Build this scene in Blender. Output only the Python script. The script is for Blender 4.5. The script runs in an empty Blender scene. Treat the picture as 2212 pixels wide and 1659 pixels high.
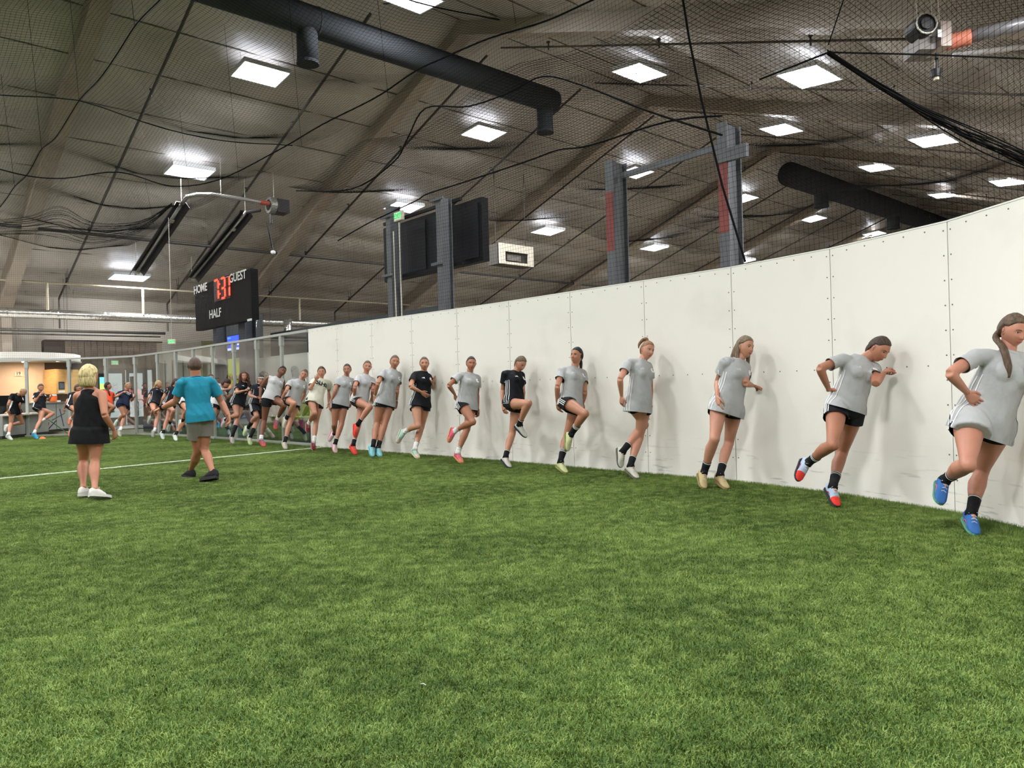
import bpy, bmesh, math, random
import numpy as np
from mathutils import Vector, Matrix, noise
from mathutils.bvhtree import BVHTree
random.seed(7)
SC = bpy.context.scene
COL = SC.collection
R = math.radians
# ------------------------------------------------------------------ camera, world, exposure
F_PX, PITCH, ROLL, CAM_H = 1600.0, 0.0013, 0.0272, 1.15
cam_data = bpy.data.cameras.new('camera'); cam = bpy.data.objects.new('camera', cam_data); COL.objects.link(cam)
cam_data.sensor_width = 36.0; cam_data.lens = F_PX / 2212 * 36.0; cam_data.clip_end = 300; cam_data.clip_start = 0.05
_f = Vector((0, math.cos(PITCH), math.sin(PITCH))); _r0 = Vector((1, 0, 0)); _u0 = _r0.cross(_f)
_rt = _r0 * math.cos(ROLL) - _u0 * math.sin(ROLL); _up = _r0 * math.sin(ROLL) + _u0 * math.cos(ROLL)
cam.matrix_world = Matrix(((_rt.x, _up.x, -_f.x, 0), (_rt.y, _up.y, -_f.y, 0), (_rt.z, _up.z, -_f.z, CAM_H), (0, 0, 0, 1)))
SC.camera = cam
world = bpy.data.worlds.new('world'); SC.world = world; world.use_nodes = True
world.node_tree.nodes['Background'].inputs[0].default_value = (0.6, 0.63, 0.62, 1)
world.node_tree.nodes['Background'].inputs[1].default_value = 0.05
SC.view_settings.view_transform = 'Standard'; SC.view_settings.look = 'None'
SC.view_settings.gamma = 1.0; SC.view_settings.use_curve_mapping = False
SC.view_settings.exposure = 0.12
SC.cycles.use_denoising = True
SC.cycles.max_bounces = 4; SC.cycles.diffuse_bounces = 3; SC.cycles.glossy_bounces = 2; SC.cycles.transparent_max_bounces = 8
SC.cycles.use_adaptive_sampling = True; SC.cycles.adaptive_threshold = 0.09; SC.cycles.adaptive_min_samples = 10
SC.cycles.sample_clamp_indirect = 4.0
LIGHT_W = 330.0          # each high bay fixture
UP_W = 9.0               # added upward lamp above a seen fixture, brightens the roof
# building axes: U runs along the building (to the far right), W across it (to the far left)
TH = R(48.2)
U = Vector((math.sin(TH), math.cos(TH), 0)); W = Vector((-math.cos(TH), math.sin(TH), 0)); Z = Vector((0, 0, 1))
EYE = Vector((0, 0, CAM_H))
def UW(u, w, z=0.0): return U * u + W * w + Z * z
def ray(px, py):
    u, v = px - 1106, py - 829.5
    c, s = math.cos(ROLL), math.sin(ROLL); x = u * c - v * s; y = u * s + v * c
    return Vector((x / F_PX, math.cos(PITCH) + y / F_PX * math.sin(PITCH), math.sin(PITCH) - y / F_PX * math.cos(PITCH)))
def G(px, py, z=0.0):
    d = ray(px, py); return EYE + d * ((z - CAM_H) / d.z)
def D(px, py, y):
    d = ray(px, py); return EYE + d * (y / d.y)
def onU(px, py, u):
    d = ray(px, py); return EYE + d * (u / d.dot(U))
def onW(px, py, w):
    d = ray(px, py); return EYE + d * (w / d.dot(W))
# where real fixtures hang (measured): rows across the building, bays along it
RIDGE_W = 15.3
def roof_z(w): return 10.85 - 0.345 * abs(w - RIDGE_W)
def lamp_z(w): return roof_z(w) - 0.48

# ------------------------------------------------------------------ materials
_mc = {}
def mat(name, col, rough=0.6, metal=0.0, var=0.0, vscale=8.0, bump=0.0, bscale=60.0, emit=0.0, spec=0.5, col2=None, stretch=None, coat=0.0):
    key = (name, tuple(col), rough, metal, var, emit)
    if key in _mc: return _mc[key]
    m = bpy.data.materials.new(name); m.use_nodes = True; nt = m.node_tree; b = nt.nodes['Principled BSDF']
    b.inputs['Roughness'].default_value = rough; b.inputs['Metallic'].default_value = metal
    b.inputs['Specular IOR Level'].default_value = spec
    if coat: b.inputs['Coat Weight'].default_value = coat
    c = (*col, 1) if len(col) == 3 else col
    b.inputs['Base Color'].default_value = c
    if var or bump:
        geo = nt.nodes.new('ShaderNodeNewGeometry')
        mp = nt.nodes.new('ShaderNodeMapping'); nt.links.new(geo.outputs['Position'], mp.inputs[0])
        if stretch: mp.inputs['Scale'].default_value = stretch
    if var:
        n = nt.nodes.new('ShaderNodeTexNoise'); n.inputs['Scale'].default_value = vscale; n.inputs['Detail'].default_value = 5
        nt.links.new(mp.outputs[0], n.inputs['Vector'])
        r = nt.nodes.new('ShaderNodeValToRGB'); r.color_ramp.elements[0].position = 0.3; r.color_ramp.elements[1].position = 0.7
        d = col2 if col2 else tuple(x * (1 - var) for x in c[:3])
        r.color_ramp.elements[0].color = (*d, 1); r.color_ramp.elements[1].color = tuple(min(1, x * (1 + var * 0.4)) for x in c[:3]) + (1,)
        nt.links.new(n.outputs['Fac'], r.inputs[0]); nt.links.new(r.outputs[0], b.inputs['Base Color'])
    if bump:
        n2 = nt.nodes.new('ShaderNodeTexNoise'); n2.inputs['Scale'].default_value = bscale; n2.inputs['Detail'].default_value = 3
        nt.links.new(mp.outputs[0], n2.inputs['Vector'])
        bp = nt.nodes.new('ShaderNodeBump'); bp.inputs['Strength'].default_value = bump; bp.inputs['Distance'].default_value = 0.02
        nt.links.new(n2.outputs['Fac'], bp.inputs['Height']); nt.links.new(bp.outputs[0], b.inputs['Normal'])
    if emit:
        b.inputs['Emission Color'].default_value = c; b.inputs['Emission Strength'].default_value = emit
    _mc[key] = m; return m
def S2L(r, g, b): # sRGB 0-255 -> linear
    return tuple(((x / 255) / 12.92 if x / 255 <= 0.04045 else ((x / 255 + 0.055) / 1.055) ** 2.4) for x in (r, g, b))
def glass_mat():
    m = bpy.data.materials.new('clear_pane'); m.use_nodes = True; nt = m.node_tree; nt.nodes.clear()
    o = nt.nodes.new('ShaderNodeOutputMaterial'); mix = nt.nodes.new('ShaderNodeMixShader'); t = nt.nodes.new('ShaderNodeBsdfTransparent')
    t.inputs[0].default_value = (0.86, 0.88, 0.86, 1); g = nt.nodes.new('ShaderNodeBsdfGlossy'); g.inputs['Roughness'].default_value = 0.03
    fr = nt.nodes.new('ShaderNodeFresnel'); fr.inputs[0].default_value = 1.5
    sc_ = nt.nodes.new('ShaderNodeMath'); sc_.operation = 'MULTIPLY'; sc_.inputs[1].default_value = 0.45; nt.links.new(fr.outputs[0], sc_.inputs[0]); nt.links.new(sc_.outputs[0], mix.inputs[0]); nt.links.new(t.outputs[0], mix.inputs[1]); nt.links.new(g.outputs[0], mix.inputs[2])
    nt.links.new(mix.outputs[0], o.inputs[0]); return m
GLASS = glass_mat()
M_WHITE_PANEL = None

# ------------------------------------------------------------------ mesh builder
class MB:
    def __init__(s): s.v = []; s.f = []; s.m = []; s.mi = 0
    def add(s, vs, fs):
        b = len(s.v); s.v += [tuple(x) for x in vs]; s.f += [tuple(i + b for i in f) for f in fs]; s.m += [s.mi] * len(fs); return s
    def box(s, c, size, ax=None):
        ax = ax or (Vector((1, 0, 0)), Vector((0, 1, 0)), Z); c = Vector(c); h = [x / 2 for x in size]
        vs = [c + ax[0] * (i * h[0]) + ax[1] * (j * h[1]) + ax[2] * (k * h[2]) for i in (-1, 1) for j in (-1, 1) for k in (-1, 1)]
        return s.add(vs, [(0, 1, 3, 2), (4, 6, 7, 5), (0, 4, 5, 1), (2, 3, 7, 6), (0, 2, 6, 4), (1, 5, 7, 3)])
    def bar(s, p, q, w, h, up=Z):   # box from p to q, width w (sideways) height h (along up)
        p, q = Vector(p), Vector(q); d = (q - p); L = d.length; d = d / L; sd = d.cross(up)
        sd = sd.normalized() if sd.length > 1e-5 else d.orthogonal().normalized(); u2 = sd.cross(d).normalized()
        return s.box((p + q) / 2, (L, w, h), (d, sd, u2))
    def prism(s, poly, z0, z1):
        n = len(poly); vs = [Vector((p[0], p[1], z0)) for p in poly] + [Vector((p[0], p[1], z1)) for p in poly]
        return s.add(vs, [tuple(range(n))[::-1], tuple(range(n, 2 * n))] + [(i, (i + 1) % n, n + (i + 1) % n, n + i) for i in range(n)])
    def rings(s, rings, cap=True):
        n = len(rings[0]); vs = [p for r in rings for p in r]; fs = []
        for k in range(len(rings) - 1):
            for i in range(n):
                a = k * n + i; b = k * n + (i + 1) % n; fs.append((a, b, b + n, a + n))
        if cap: fs.append(tuple(range(n))[::-1]); fs.append(tuple(range((len(rings) - 1) * n, len(rings) * n)))
        return s.add(vs, fs)
    def tube(s, pts, r, n=8, cap=True, flat=1.0, side=None):
        pts = [Vector(p) for p in pts]; rs = r if isinstance(r, (list, tuple)) else [r] * len(pts); out = []
        prev = side
        for i, p in enumerate(pts):
            t = (pts[min(i + 1, len(pts) - 1)] - pts[max(i - 1, 0)]).normalized()
            a = prev if prev is not None else (Z if abs(t.z) < 0.9 else Vector((1, 0, 0)))
            a = (a - t * a.dot(t)); a = a.normalized() if a.length > 1e-6 else t.orthogonal().normalized(); prev = a
            b = t.cross(a)
            out.append([p + a * (math.cos(2 * math.pi * k / n) * rs[i]) + b * (math.sin(2 * math.pi * k / n) * rs[i] * flat) for k in range(n)])
        return s.rings(out, cap)
    def ell(s, c, r, ax=None, nu=12, nv=8):
        ax = ax or (Vector((1, 0, 0)), Vector((0, 1, 0)), Z); c = Vector(c)
        rg = []
        for j in range(1, nv):
            t = math.pi * j / nv; rg.append([c + ax[0] * (r[0] * math.sin(t) * math.cos(2 * math.pi * i / nu)) + ax[1] * (r[1] * math.sin(t) * math.sin(2 * math.pi * i / nu)) + ax[2] * (-r[2] * math.cos(t)) for i in range(nu)])
        return s.rings(rg)
    def mesh(s, name, org=None):
        me = bpy.data.meshes.new(name); o = Vector(org) if org is not None else Vector((0, 0, 0))
        me.from_pydata([tuple(Vector(v) - o) for v in s.v], [], s.f); me.polygons.foreach_set('material_index', s.m); me.update(); return me
    def build(s, name, mats, parent=None, org=None, smooth=False):
        if org is None: org = parent_org(parent)
        me = s.mesh(name, org)
        for m in (mats if isinstance(mats, (list, tuple)) else [mats]): me.materials.append(m)
        if smooth: me.polygons.foreach_set('use_smooth', [True] * len(me.polygons))
        return link(name, me, parent, org)
_org = {}
def parent_org(p): return _org.get(p.name, Vector((0, 0, 0))) if p is not None else Vector((0, 0, 0))
def link(name, me, parent=None, org=Vector((0, 0, 0))):
    o = bpy.data.objects.new(name, me); COL.objects.link(o)
    if parent is not None: o.parent = parent; o.location = Vector(org) - parent_org(parent)
    else: o.location = org
    _org[o.name] = Vector(org); return o
def thing(name, label, cat, loc=(0, 0, 0), group=None, kind=None):
    o = link(name, None, None, Vector(loc)); tag(o, label, cat, group, kind); return o
def tag(o, label=None, cat=None, group=None, kind=None):
    if label: o['label'] = label
    if cat: o['category'] = cat
    if group: o['group'] = group
    if kind: o['kind'] = kind
    return o
def text_mesh(txt, size, extrude=0.0, bold=0.0, align='CENTER'):
    c = bpy.data.curves.new('lettering', 'FONT'); c.body = txt; c.size = size; c.extrude = extrude; c.offset = bold
    c.align_x = align; c.align_y = 'CENTER'; c.resolution_u = 3
    o = bpy.data.objects.new('lettering_tmp', c); COL.objects.link(o); dg = bpy.context.evaluated_depsgraph_get()
    me = bpy.data.meshes.new_from_object(o.evaluated_get(dg)); bpy.data.objects.remove(o); bpy.data.curves.remove(c)
    vs = [v.co.copy() for v in me.vertices]; fs = [tuple(p.vertices) for p in me.polygons]; bpy.data.meshes.remove(me); return vs, fs
def put_text(mb, txt, size, org, ax, ay, an, bold=0.0, sx=1.0, ext=0.002):
    vs, fs = text_mesh(txt, size, ext, bold); mb.add([Vector(org) + ax * (v.x * sx) + ay * v.y + an * v.z for v in vs], fs)
# ================================================================== STRUCTURE
# --- perimeter of the field: white panel wall, then posts and panes round the corner
BASE = [G(*p) for p in [(2063.4, 1106.5), (1820.4, 1064), (1596.2, 1037.8), (1400.9, 1023.7), (1241.4, 1009), (1107.8, 996.8), (995, 988.4), (896, 981), (810, 975), (731, 969.5), (672, 964)]]
for i, b in enumerate(BASE): b.z = 0
def smooth_pts(ps, it=1):
    for _ in range(it): ps = [ps[0]] + [(ps[i - 1] + ps[i] * 2 + ps[i + 1]) / 4 for i in range(1, len(ps) - 1)] + [ps[-1]]
    return ps
BASE = smooth_pts(BASE)
ext = [Vector((3.80, 4.86, 0)), Vector((3.62, 3.66, 0)), Vector((3.1, 2.56, 0))]
WALLPTS = ext[::-1] + BASE
WALL_H = 2.40
def scuff_mat():
    m = bpy.data.materials.new('white_board'); m.use_nodes = True; nt = m.node_tree; b = nt.nodes['Principled BSDF']
    b.inputs['Roughness'].default_value = 0.42; b.inputs['Specular IOR Level'].default_value = 0.35
    geo = nt.nodes.new('ShaderNodeNewGeometry'); sp = nt.nodes.new('ShaderNodeSeparateXYZ'); nt.links.new(geo.outputs['Position'], sp.inputs[0])
    def noise_(scale, detail, sc=(1, 1, 1), lo=0.5, hi=0.6):
        mp = nt.nodes.new('ShaderNodeMapping'); mp.inputs['Scale'].default_value = sc; nt.links.new(geo.outputs['Position'], mp.inputs[0])
        n = nt.nodes.new('ShaderNodeTexNoise'); n.inputs['Scale'].default_value = scale; n.inputs['Detail'].default_value = detail; nt.links.new(mp.outputs[0], n.inputs['Vector'])
        r = nt.nodes.new('ShaderNodeMapRange'); r.inputs['From Min'].default_value = lo; r.inputs['From Max'].default_value = hi; nt.links.new(n.outputs['Fac'], r.inputs['Value']); return r.outputs[0]
    def math_(op, a, c):
        n = nt.nodes.new('ShaderNodeMath'); n.operation = op
        for i, x in enumerate((a, c)):
            if hasattr(x, 'is_output'): nt.links.new(x, n.inputs[i])
            else: n.inputs[i].default_value = x
        return n.outputs[0]
    low = nt.nodes.new('ShaderNodeMapRange'); low.inputs['From Min'].default_value = 0.55; low.inputs['From Max'].default_value = 0.02; nt.links.new(sp.outputs['Z'], low.inputs['Value'])
    marks = math_('MULTIPLY', noise_(3.0, 6, (1, 1, 9), 0.60, 0.68), low.outputs[0])
    smudge = math_('MULTIPLY', noise_(1.3, 4, (1, 1, 1), 0.56, 0.85), 0.16)
    tot = math_('ADD', math_('MULTIPLY', marks, 0.42), smudge)
    mix = nt.nodes.new('ShaderNodeMix'); mix.data_type = 'RGBA'; mix.inputs[6].default_value = (*S2L(242, 238, 229), 1); mix.inputs[7].default_value = (*S2L(120, 116, 104), 1)
    nt.links.new(tot, mix.inputs[0]); nt.links.new(mix.outputs[2], b.inputs['Base Color']); return m
M_BOARD = scuff_mat(); M_DARKGAP = mat('dark_gap', S2L(70, 70, 66), 0.8); M_SCREW = mat('screw_steel', S2L(112, 110, 106), 0.5, 0.2)
M_CAP = mat('white_cap_strip', S2L(238, 238, 232), 0.35)
wall_right = tag(link('wall_right', None), kind='structure')
for i in range(len(WALLPTS) - 1):
    a, b = WALLPTS[i], WALLPTS[i + 1]; d = (b - a).normalized(); n = d.cross(Z); n = n if n.dot(-U) > 0 else -n   # n faces the field
    gap = 0.004; t = 0.018
    mb = MB(); mb.box((a + b) / 2 - n * (t / 2) + Z * (WALL_H / 2 - 0.03), ((b - a).length - gap * 2, t, WALL_H + 0.06), (d, n, Z)); mb.build('panel', M_BOARD, wall_right)
    mb = MB(); L = (b - a).length
    def sc(s_, z_): c = a + d * s_ + n * 0.001 + Z * z_; mb.rings([[c + d * (math.cos(k * 1.0472) * 0.0065) + Z * (math.sin(k * 1.0472) * 0.0065) + n * o_ for k in range(6)] for o_ in (0.0, 0.003)])
    for k in range(1, 12):
        z_ = 0.06 + k * 0.2065
        if z_ < WALL_H: sc(0.036, z_); sc(L - 0.036, z_)
    for k in range(1, 6):
        for z_ in (1.215, WALL_H - 0.045): sc(L * k / 6, z_)
    tag(mb.build('screws', M_SCREW, wall_right), kind='stuff')
    mb = MB(); mb.box((a + b) / 2 - n * 0.05 + Z * (WALL_H / 2), ((b - a).length + 0.02, 0.06, WALL_H - 0.01), (d, n, Z)); mb.build('backing_frame', M_DARKGAP, wall_right)
    mb = MB(); mb.box((a + b) / 2 - n * 0.038 + Z * (WALL_H + 0.006), ((b - a).length + 0.005, 0.085, 0.012), (d, n, Z)); mb.build('top_cap', M_CAP, wall_right)
# --- glazed part
gp = [((672, 964), 712), ((616, 959), 723), ((560, 954.6), 732), ((510, 951.5), 739.5), ((465, 948.5), 746.5), ((422, 945), 753), ((385, 942.6), 758), ((350, 941.2), 763), ((306, 940), 769), ((245, 938.4), 772), ((156, 940.6), 775), ((66, 943.2), 778), ((-40, 948), 782)]
GPTS = []; GTOP = []
for (bx, by), ty in gp:
    p = G(bx, by); p.z = 0; GPTS.append(p)
GPTS = [GPTS[0]] + smooth_pts(GPTS, 2)[1:]
for p, ((bx, by), ty) in zip(GPTS, gp):
    # height of the rail above this post from the picture
    d = ray(bx - 4, ty); k = p.y / d.y; GTOP.append((EYE + d * k).z)
GTOP[0] = WALL_H - 0.02
M_POST = mat('galvanised_post', S2L(176, 178, 172), 0.45, 0.25); M_RAIL = mat('rail_grey', S2L(180, 182, 176), 0.4, 0.2)
wall_left = tag(link('wall_left', None), kind='structure')
for i, p in enumerate(GPTS):
    q = GPTS[min(i + 1, len(GPTS) - 1)]; o = GPTS[max(i - 1, 0)]; d = (q - o).normalized(); n = d.cross(Z)
    if 0 < i:
        mb = MB(); mb.box(p + Z * (GTOP[i] / 2), (0.075, 0.06, GTOP[i]), (d, n, Z)); mb.box(p + Z * (GTOP[i] - 0.14), (0.10, 0.08, 0.2), (d, n, Z)); mb.box(p + Z * 0.02, (0.11, 0.1, 0.04), (d, n, Z)); mb.build('post', M_POST, wall_left)
    if i < len(GPTS) - 1:
        a, b = p + d * 0, q; dd = (b - a).normalized(); nn = dd.cross(Z); h = (GTOP[i] + GTOP[i + 1]) / 2
        mb = MB(); c = (a + b) / 2 + Z * (h / 2); mb.box(c, ((b - a).length - 0.08, 0.012, h - 0.06), (dd, nn, Z)); mb.build('glass_pane', GLASS, wall_left)
        mb = MB(); mb.bar(a + Z * GTOP[i], b + Z * GTOP[i + 1], 0.08, 0.05); mb.build('top_rail', M_RAIL, wall_left)
        mb = MB(); mb.bar(a + Z * 0.03, b + Z * 0.03, 0.05, 0.06); mb.build('bottom_rail', M_RAIL, wall_left)
# --- turf
LINE_A = G(0, 1035); LINE_B = G(702, 966.5)
ld = (LINE_B - LINE_A).normalized(); LINE_A0 = LINE_A - ld * 12
ln = Vector((-ld.y, ld.x, 0)); lc = ln.dot(LINE_A); LEND = ld.dot(LINE_B)
def turf_mat(name, g1, g2, g3, blade):
    m = bpy.data.materials.new(name); m.use_nodes = True; nt = m.node_tree; b = nt.nodes['Principled BSDF']
    b.inputs['Roughness'].default_value = 0.55; b.inputs['Specular IOR Level'].default_value = 0.25
    geo = nt.nodes.new('ShaderNodeNewGeometry')
    def nz(scale, det, sc=(1, 1, 1)):
        mp = nt.nodes.new('ShaderNodeMapping'); mp.inputs['Scale'].default_value = sc; nt.links.new(geo.outputs['Position'], mp.inputs[0])
        n = nt.nodes.new('ShaderNodeTexNoise'); n.inputs['Scale'].default_value = scale; n.inputs['Detail'].default_value = det; nt.links.new(mp.outputs[0], n.inputs['Vector']); return n.outputs['Fac']
    def mix(f, a, c):
        x = nt.nodes.new('ShaderNodeMix'); x.data_type = 'RGBA'; nt.links.new(f, x.inputs[0])
        for i, k in ((6, a), (7, c)):
            if isinstance(k, tuple): x.inputs[i].default_value = (*k, 1)
            else: nt.links.new(k, x.inputs[i])
        return x.outputs[2]
    def rng(v, a, c):
        r = nt.nodes.new('ShaderNodeMapRange'); r.inputs['From Min'].default_value = a; r.inputs['From Max'].default_value = c; nt.links.new(v, r.inputs['Value']); return r.outputs[0]
    fine = mix(rng(nz(140 if blade else 90, 2), 0.35, 0.65), g1, g2)
    c = mix(rng(nz(9, 4), 0.42, 0.68), fine, g3)
    big = mix(rng(nz(0.8, 6, (1, 1.3, 1)), 0.40, 0.60), tuple(x * 0.42 for x in g2), tuple(min(1, x * 1.15) for x in g3))
    x = nt.nodes.new('ShaderNodeMix'); x.data_type = 'RGBA'; x.inputs[0].default_value = 0.28; nt.links.new(c, x.inputs[6]); nt.links.new(big, x.inputs[7]); c = x.outputs[2]
    # the sewn-in white line
    dt = nt.nodes.new('ShaderNodeVectorMath'); dt.operation = 'DOT_PRODUCT'; nt.links.new(geo.outputs['Position'], dt.inputs[0]); dt.inputs[1].default_value = ln
    s1 = nt.nodes.new('ShaderNodeMath'); s1.operation = 'SUBTRACT'; nt.links.new(dt.outputs['Value'], s1.inputs[0]); s1.inputs[1].default_value = lc
    ab = nt.nodes.new('ShaderNodeMath'); ab.operation = 'ABSOLUTE'; nt.links.new(s1.outputs[0], ab.inputs[0])
    lt = nt.nodes.new('ShaderNodeMath'); lt.operation = 'LESS_THAN'; nt.links.new(ab.outputs[0], lt.inputs[0]); lt.inputs[1].default_value = 0.06
    c = mix(lt.outputs[0], c, S2L(232, 240, 222))
    nt.links.new(c, b.inputs['Base Color'])
    if not blade:
        n2 = nt.nodes.new('ShaderNodeTexNoise'); n2.inputs['Scale'].default_value = 130; n2.inputs['Detail'].default_value = 3; nt.links.new(geo.outputs['Position'], n2.inputs['Vector'])
        bp = nt.nodes.new('ShaderNodeBump'); bp.inputs['Strength'].default_value = 0.8; bp.inputs['Distance'].default_value = 0.02
        nt.links.new(n2.outputs['Fac'], bp.inputs['Height']); nt.links.new(bp.outputs[0], b.inputs['Normal'])
    return m
TG = (S2L(54, 80, 24), S2L(102, 128, 52), S2L(140, 160, 84))
M_TURF = turf_mat('turf_backing', S2L(40, 66, 20), S2L(66, 98, 34), S2L(80, 112, 46), False)
M_BLADE = turf_mat('turf_blades', *TG, True)
field = [Vector(p) for p in WALLPTS] + [Vector(p) for p in GPTS[1:]] + [UW(-6, 18), UW(-9, 10), UW(-9, -1), UW(-3, -1.4)]
mb = MB(); mb.prism([(p.x, p.y) for p in field], -0.04, 0.0)
floor = tag(mb.build('floor', M_TURF), kind='structure')
M_CONC = mat('lobby_floor', S2L(120, 112, 98), 0.35, 0, 0.12, 3.0)
mb = MB(); mb.box(UW(22, 15.4, -0.06), (86, 34.4, 0.04), (U, W, Z)); tag(mb.build('floor', M_CONC), kind='structure')
def inside(p, poly):
    r = False; j = len(poly) - 1
    for i in range(len(poly)):
        a, b = poly[i], poly[j]
        if (a.y > p.y) != (b.y > p.y) and p.x < (b.x - a.x) * (p.y - a.y) / (b.y - a.y) + a.x: r = not r
        j = i
    return r
def grass():
    PS = 0.40
    def patch(seed, n, size):
        rnd = random.Random(seed); vs = []; fs = []
        for k in range(n):
            x = (rnd.random() - 0.5) * size * 1.04; y = (rnd.random() - 0.5) * size * 1.04
            a = rnd.random() * 6.283; h = rnd.uniform(0.009, 0.020); w = rnd.uniform(0.0010, 0.0017); l = rnd.uniform(0.004, 0.022); la = rnd.random() * 6.283
            dx, dy = math.cos(a) * w, math.sin(a) * w; lx, ly = math.cos(la) * l, math.sin(la) * l; b = len(vs)
            vs += [(x - dx, y - dy, 0), (x + dx, y + dy, 0), (x + dx * .9 + lx * .4, y + dy * .9 + ly * .4, h * .65), (x - dx * .9 + lx * .4, y - dy * .9 + ly * .4, h * .65), (x + lx, y + ly, h * (1.0 if l < .016 else .8))]
            fs += [(b, b + 1, b + 2, b + 3), (b + 3, b + 2, b + 4)]
        me = bpy.data.meshes.new('grass_patch'); me.from_pydata(vs, [], fs); me.materials.append(M_BLADE); me.update()
        return bpy.data.objects.new('grass_patch', me)
    patches = [patch(s, 4600, PS) for s in (1, 2, 3)]
    pts = [[], [], []]
    rnd = random.Random(5)
    for i in range(-46, 14):
        for j in range(-8, 64):
            p = Vector((i * PS, 0.9 + j * PS, 0))
            if abs(p.x) > 1.25 * p.y + 6: continue
            if all(inside(p + Vector((a * PS * .48, b * PS * .48, 0)), field) for a in (-1, 1) for b in (-1, 1)): pts[rnd.randrange(3)].append(tuple(p)); continue
            if not any(inside(p + Vector((a * PS * .5, b * PS * .5, 0)), field) for a in (-1, 1) for b in (-1, 1)): continue
            pts[0].append((*p[:2], -99))
    # border cells: blades placed singly so that none crosses the boards
    vs = []; fs = []; border = [p for p in pts[0] if p[2] == -99]; pts[0] = [p for p in pts[0] if p[2] == 0]
    for p in border:
        n = 900 if p[1] > 9 or p[1] < 2 else 2200
        for k in range(n):
            x = p[0] + (rnd.random() - .5) * PS; y = p[1] + (rnd.random() - .5) * PS
            if not inside(Vector((x, y)), field): continue
            a = rnd.random() * 6.283; h = rnd.uniform(0.018, 0.034); w = 0.0016 if n > 1000 else .0024; l = rnd.uniform(0.002, 0.014); la = rnd.random() * 6.283; b = len(vs)
            dx, dy = math.cos(a) * w, math.sin(a) * w
            vs += [(x - dx, y - dy, 0), (x + dx, y + dy, 0), (x + math.cos(la) * l, y + math.sin(la) * l, h)]; fs.append((b, b + 1, b + 2))
    ng = bpy.data.node_groups.new('lay_turf', 'GeometryNodeTree')
    ng.interface.new_socket('Geometry', in_out='INPUT', socket_type='NodeSocketGeometry'); ng.interface.new_socket('Geometry', in_out='OUTPUT', socket_type='NodeSocketGeometry')
    gi = ng.nodes.new('NodeGroupInput'); go = ng.nodes.new('NodeGroupOutput'); join = ng.nodes.new('GeometryNodeJoinGeometry')
    for v in range(3):
        oi = ng.nodes.new('GeometryNodeObjectInfo'); oi.inputs['Object'].default_value = patches[v]; oi.inputs['As Instance'].default_value = True
        ip = ng.nodes.new('GeometryNodeInstanceOnPoints')
        at = ng.nodes.new('GeometryNodeInputNamedAttribute'); at.data_type = 'INT'; at.inputs['Name'].default_value = 'kind_no'
        cmp_ = ng.nodes.new('FunctionNodeCompare'); cmp_.data_type = 'INT'; cmp_.operation = 'EQUAL'; cmp_.inputs[3].default_value = v
        ng.links.new(at.outputs['Attribute'], cmp_.inputs[2]); ng.links.new(cmp_.outputs['Result'], ip.inputs['Selection'])
        rn = ng.nodes.new('FunctionNodeRandomValue'); rn.data_type = 'INT'; rn.inputs[4].default_value = 0; rn.inputs[5].default_value = 3; rn.inputs['Seed'].default_value = v
        mu = ng.nodes.new('ShaderNodeMath'); mu.operation = 'MULTIPLY'; mu.inputs[1].default_value = math.pi / 2; ng.links.new(rn.outputs[2], mu.inputs[0])
        cx = ng.nodes.new('ShaderNodeCombineXYZ'); ng.links.new(mu.outputs[0], cx.inputs[2])
        ng.links.new(gi.outputs[0], ip.inputs['Points']); ng.links.new(oi.outputs['Geometry'], ip.inputs['Instance']); ng.links.new(cx.outputs[0], ip.inputs['Rotation']); ng.links.new(ip.outputs[0], join.inputs[0])
    ng.links.new(join.outputs[0], go.inputs[0])
    allp = [(p, k) for k in range(3) for p in pts[k]]
    me = bpy.data.meshes.new('artificial_grass'); me.from_pydata([p for p, k in allp], [], [])
    at = me.attributes.new('kind_no', 'INT', 'POINT'); at.data.foreach_set('value', [k for p, k in allp])
    o = link('artificial_grass', me); tag(o, 'short green artificial grass covering the whole indoor field', 'turf', kind='stuff')
    md = o.modifiers.new('lay', 'NODES'); md.node_group = ng
    me2 = bpy.data.meshes.new('artificial_grass_edge'); me2.from_pydata(vs, [], fs); me2.materials.append(M_BLADE); me2.update()
    o2 = link('edge_grass', me2, o); o2['kind'] = 'stuff'
    return len(allp), len(vs)
print('grass', grass())

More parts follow.
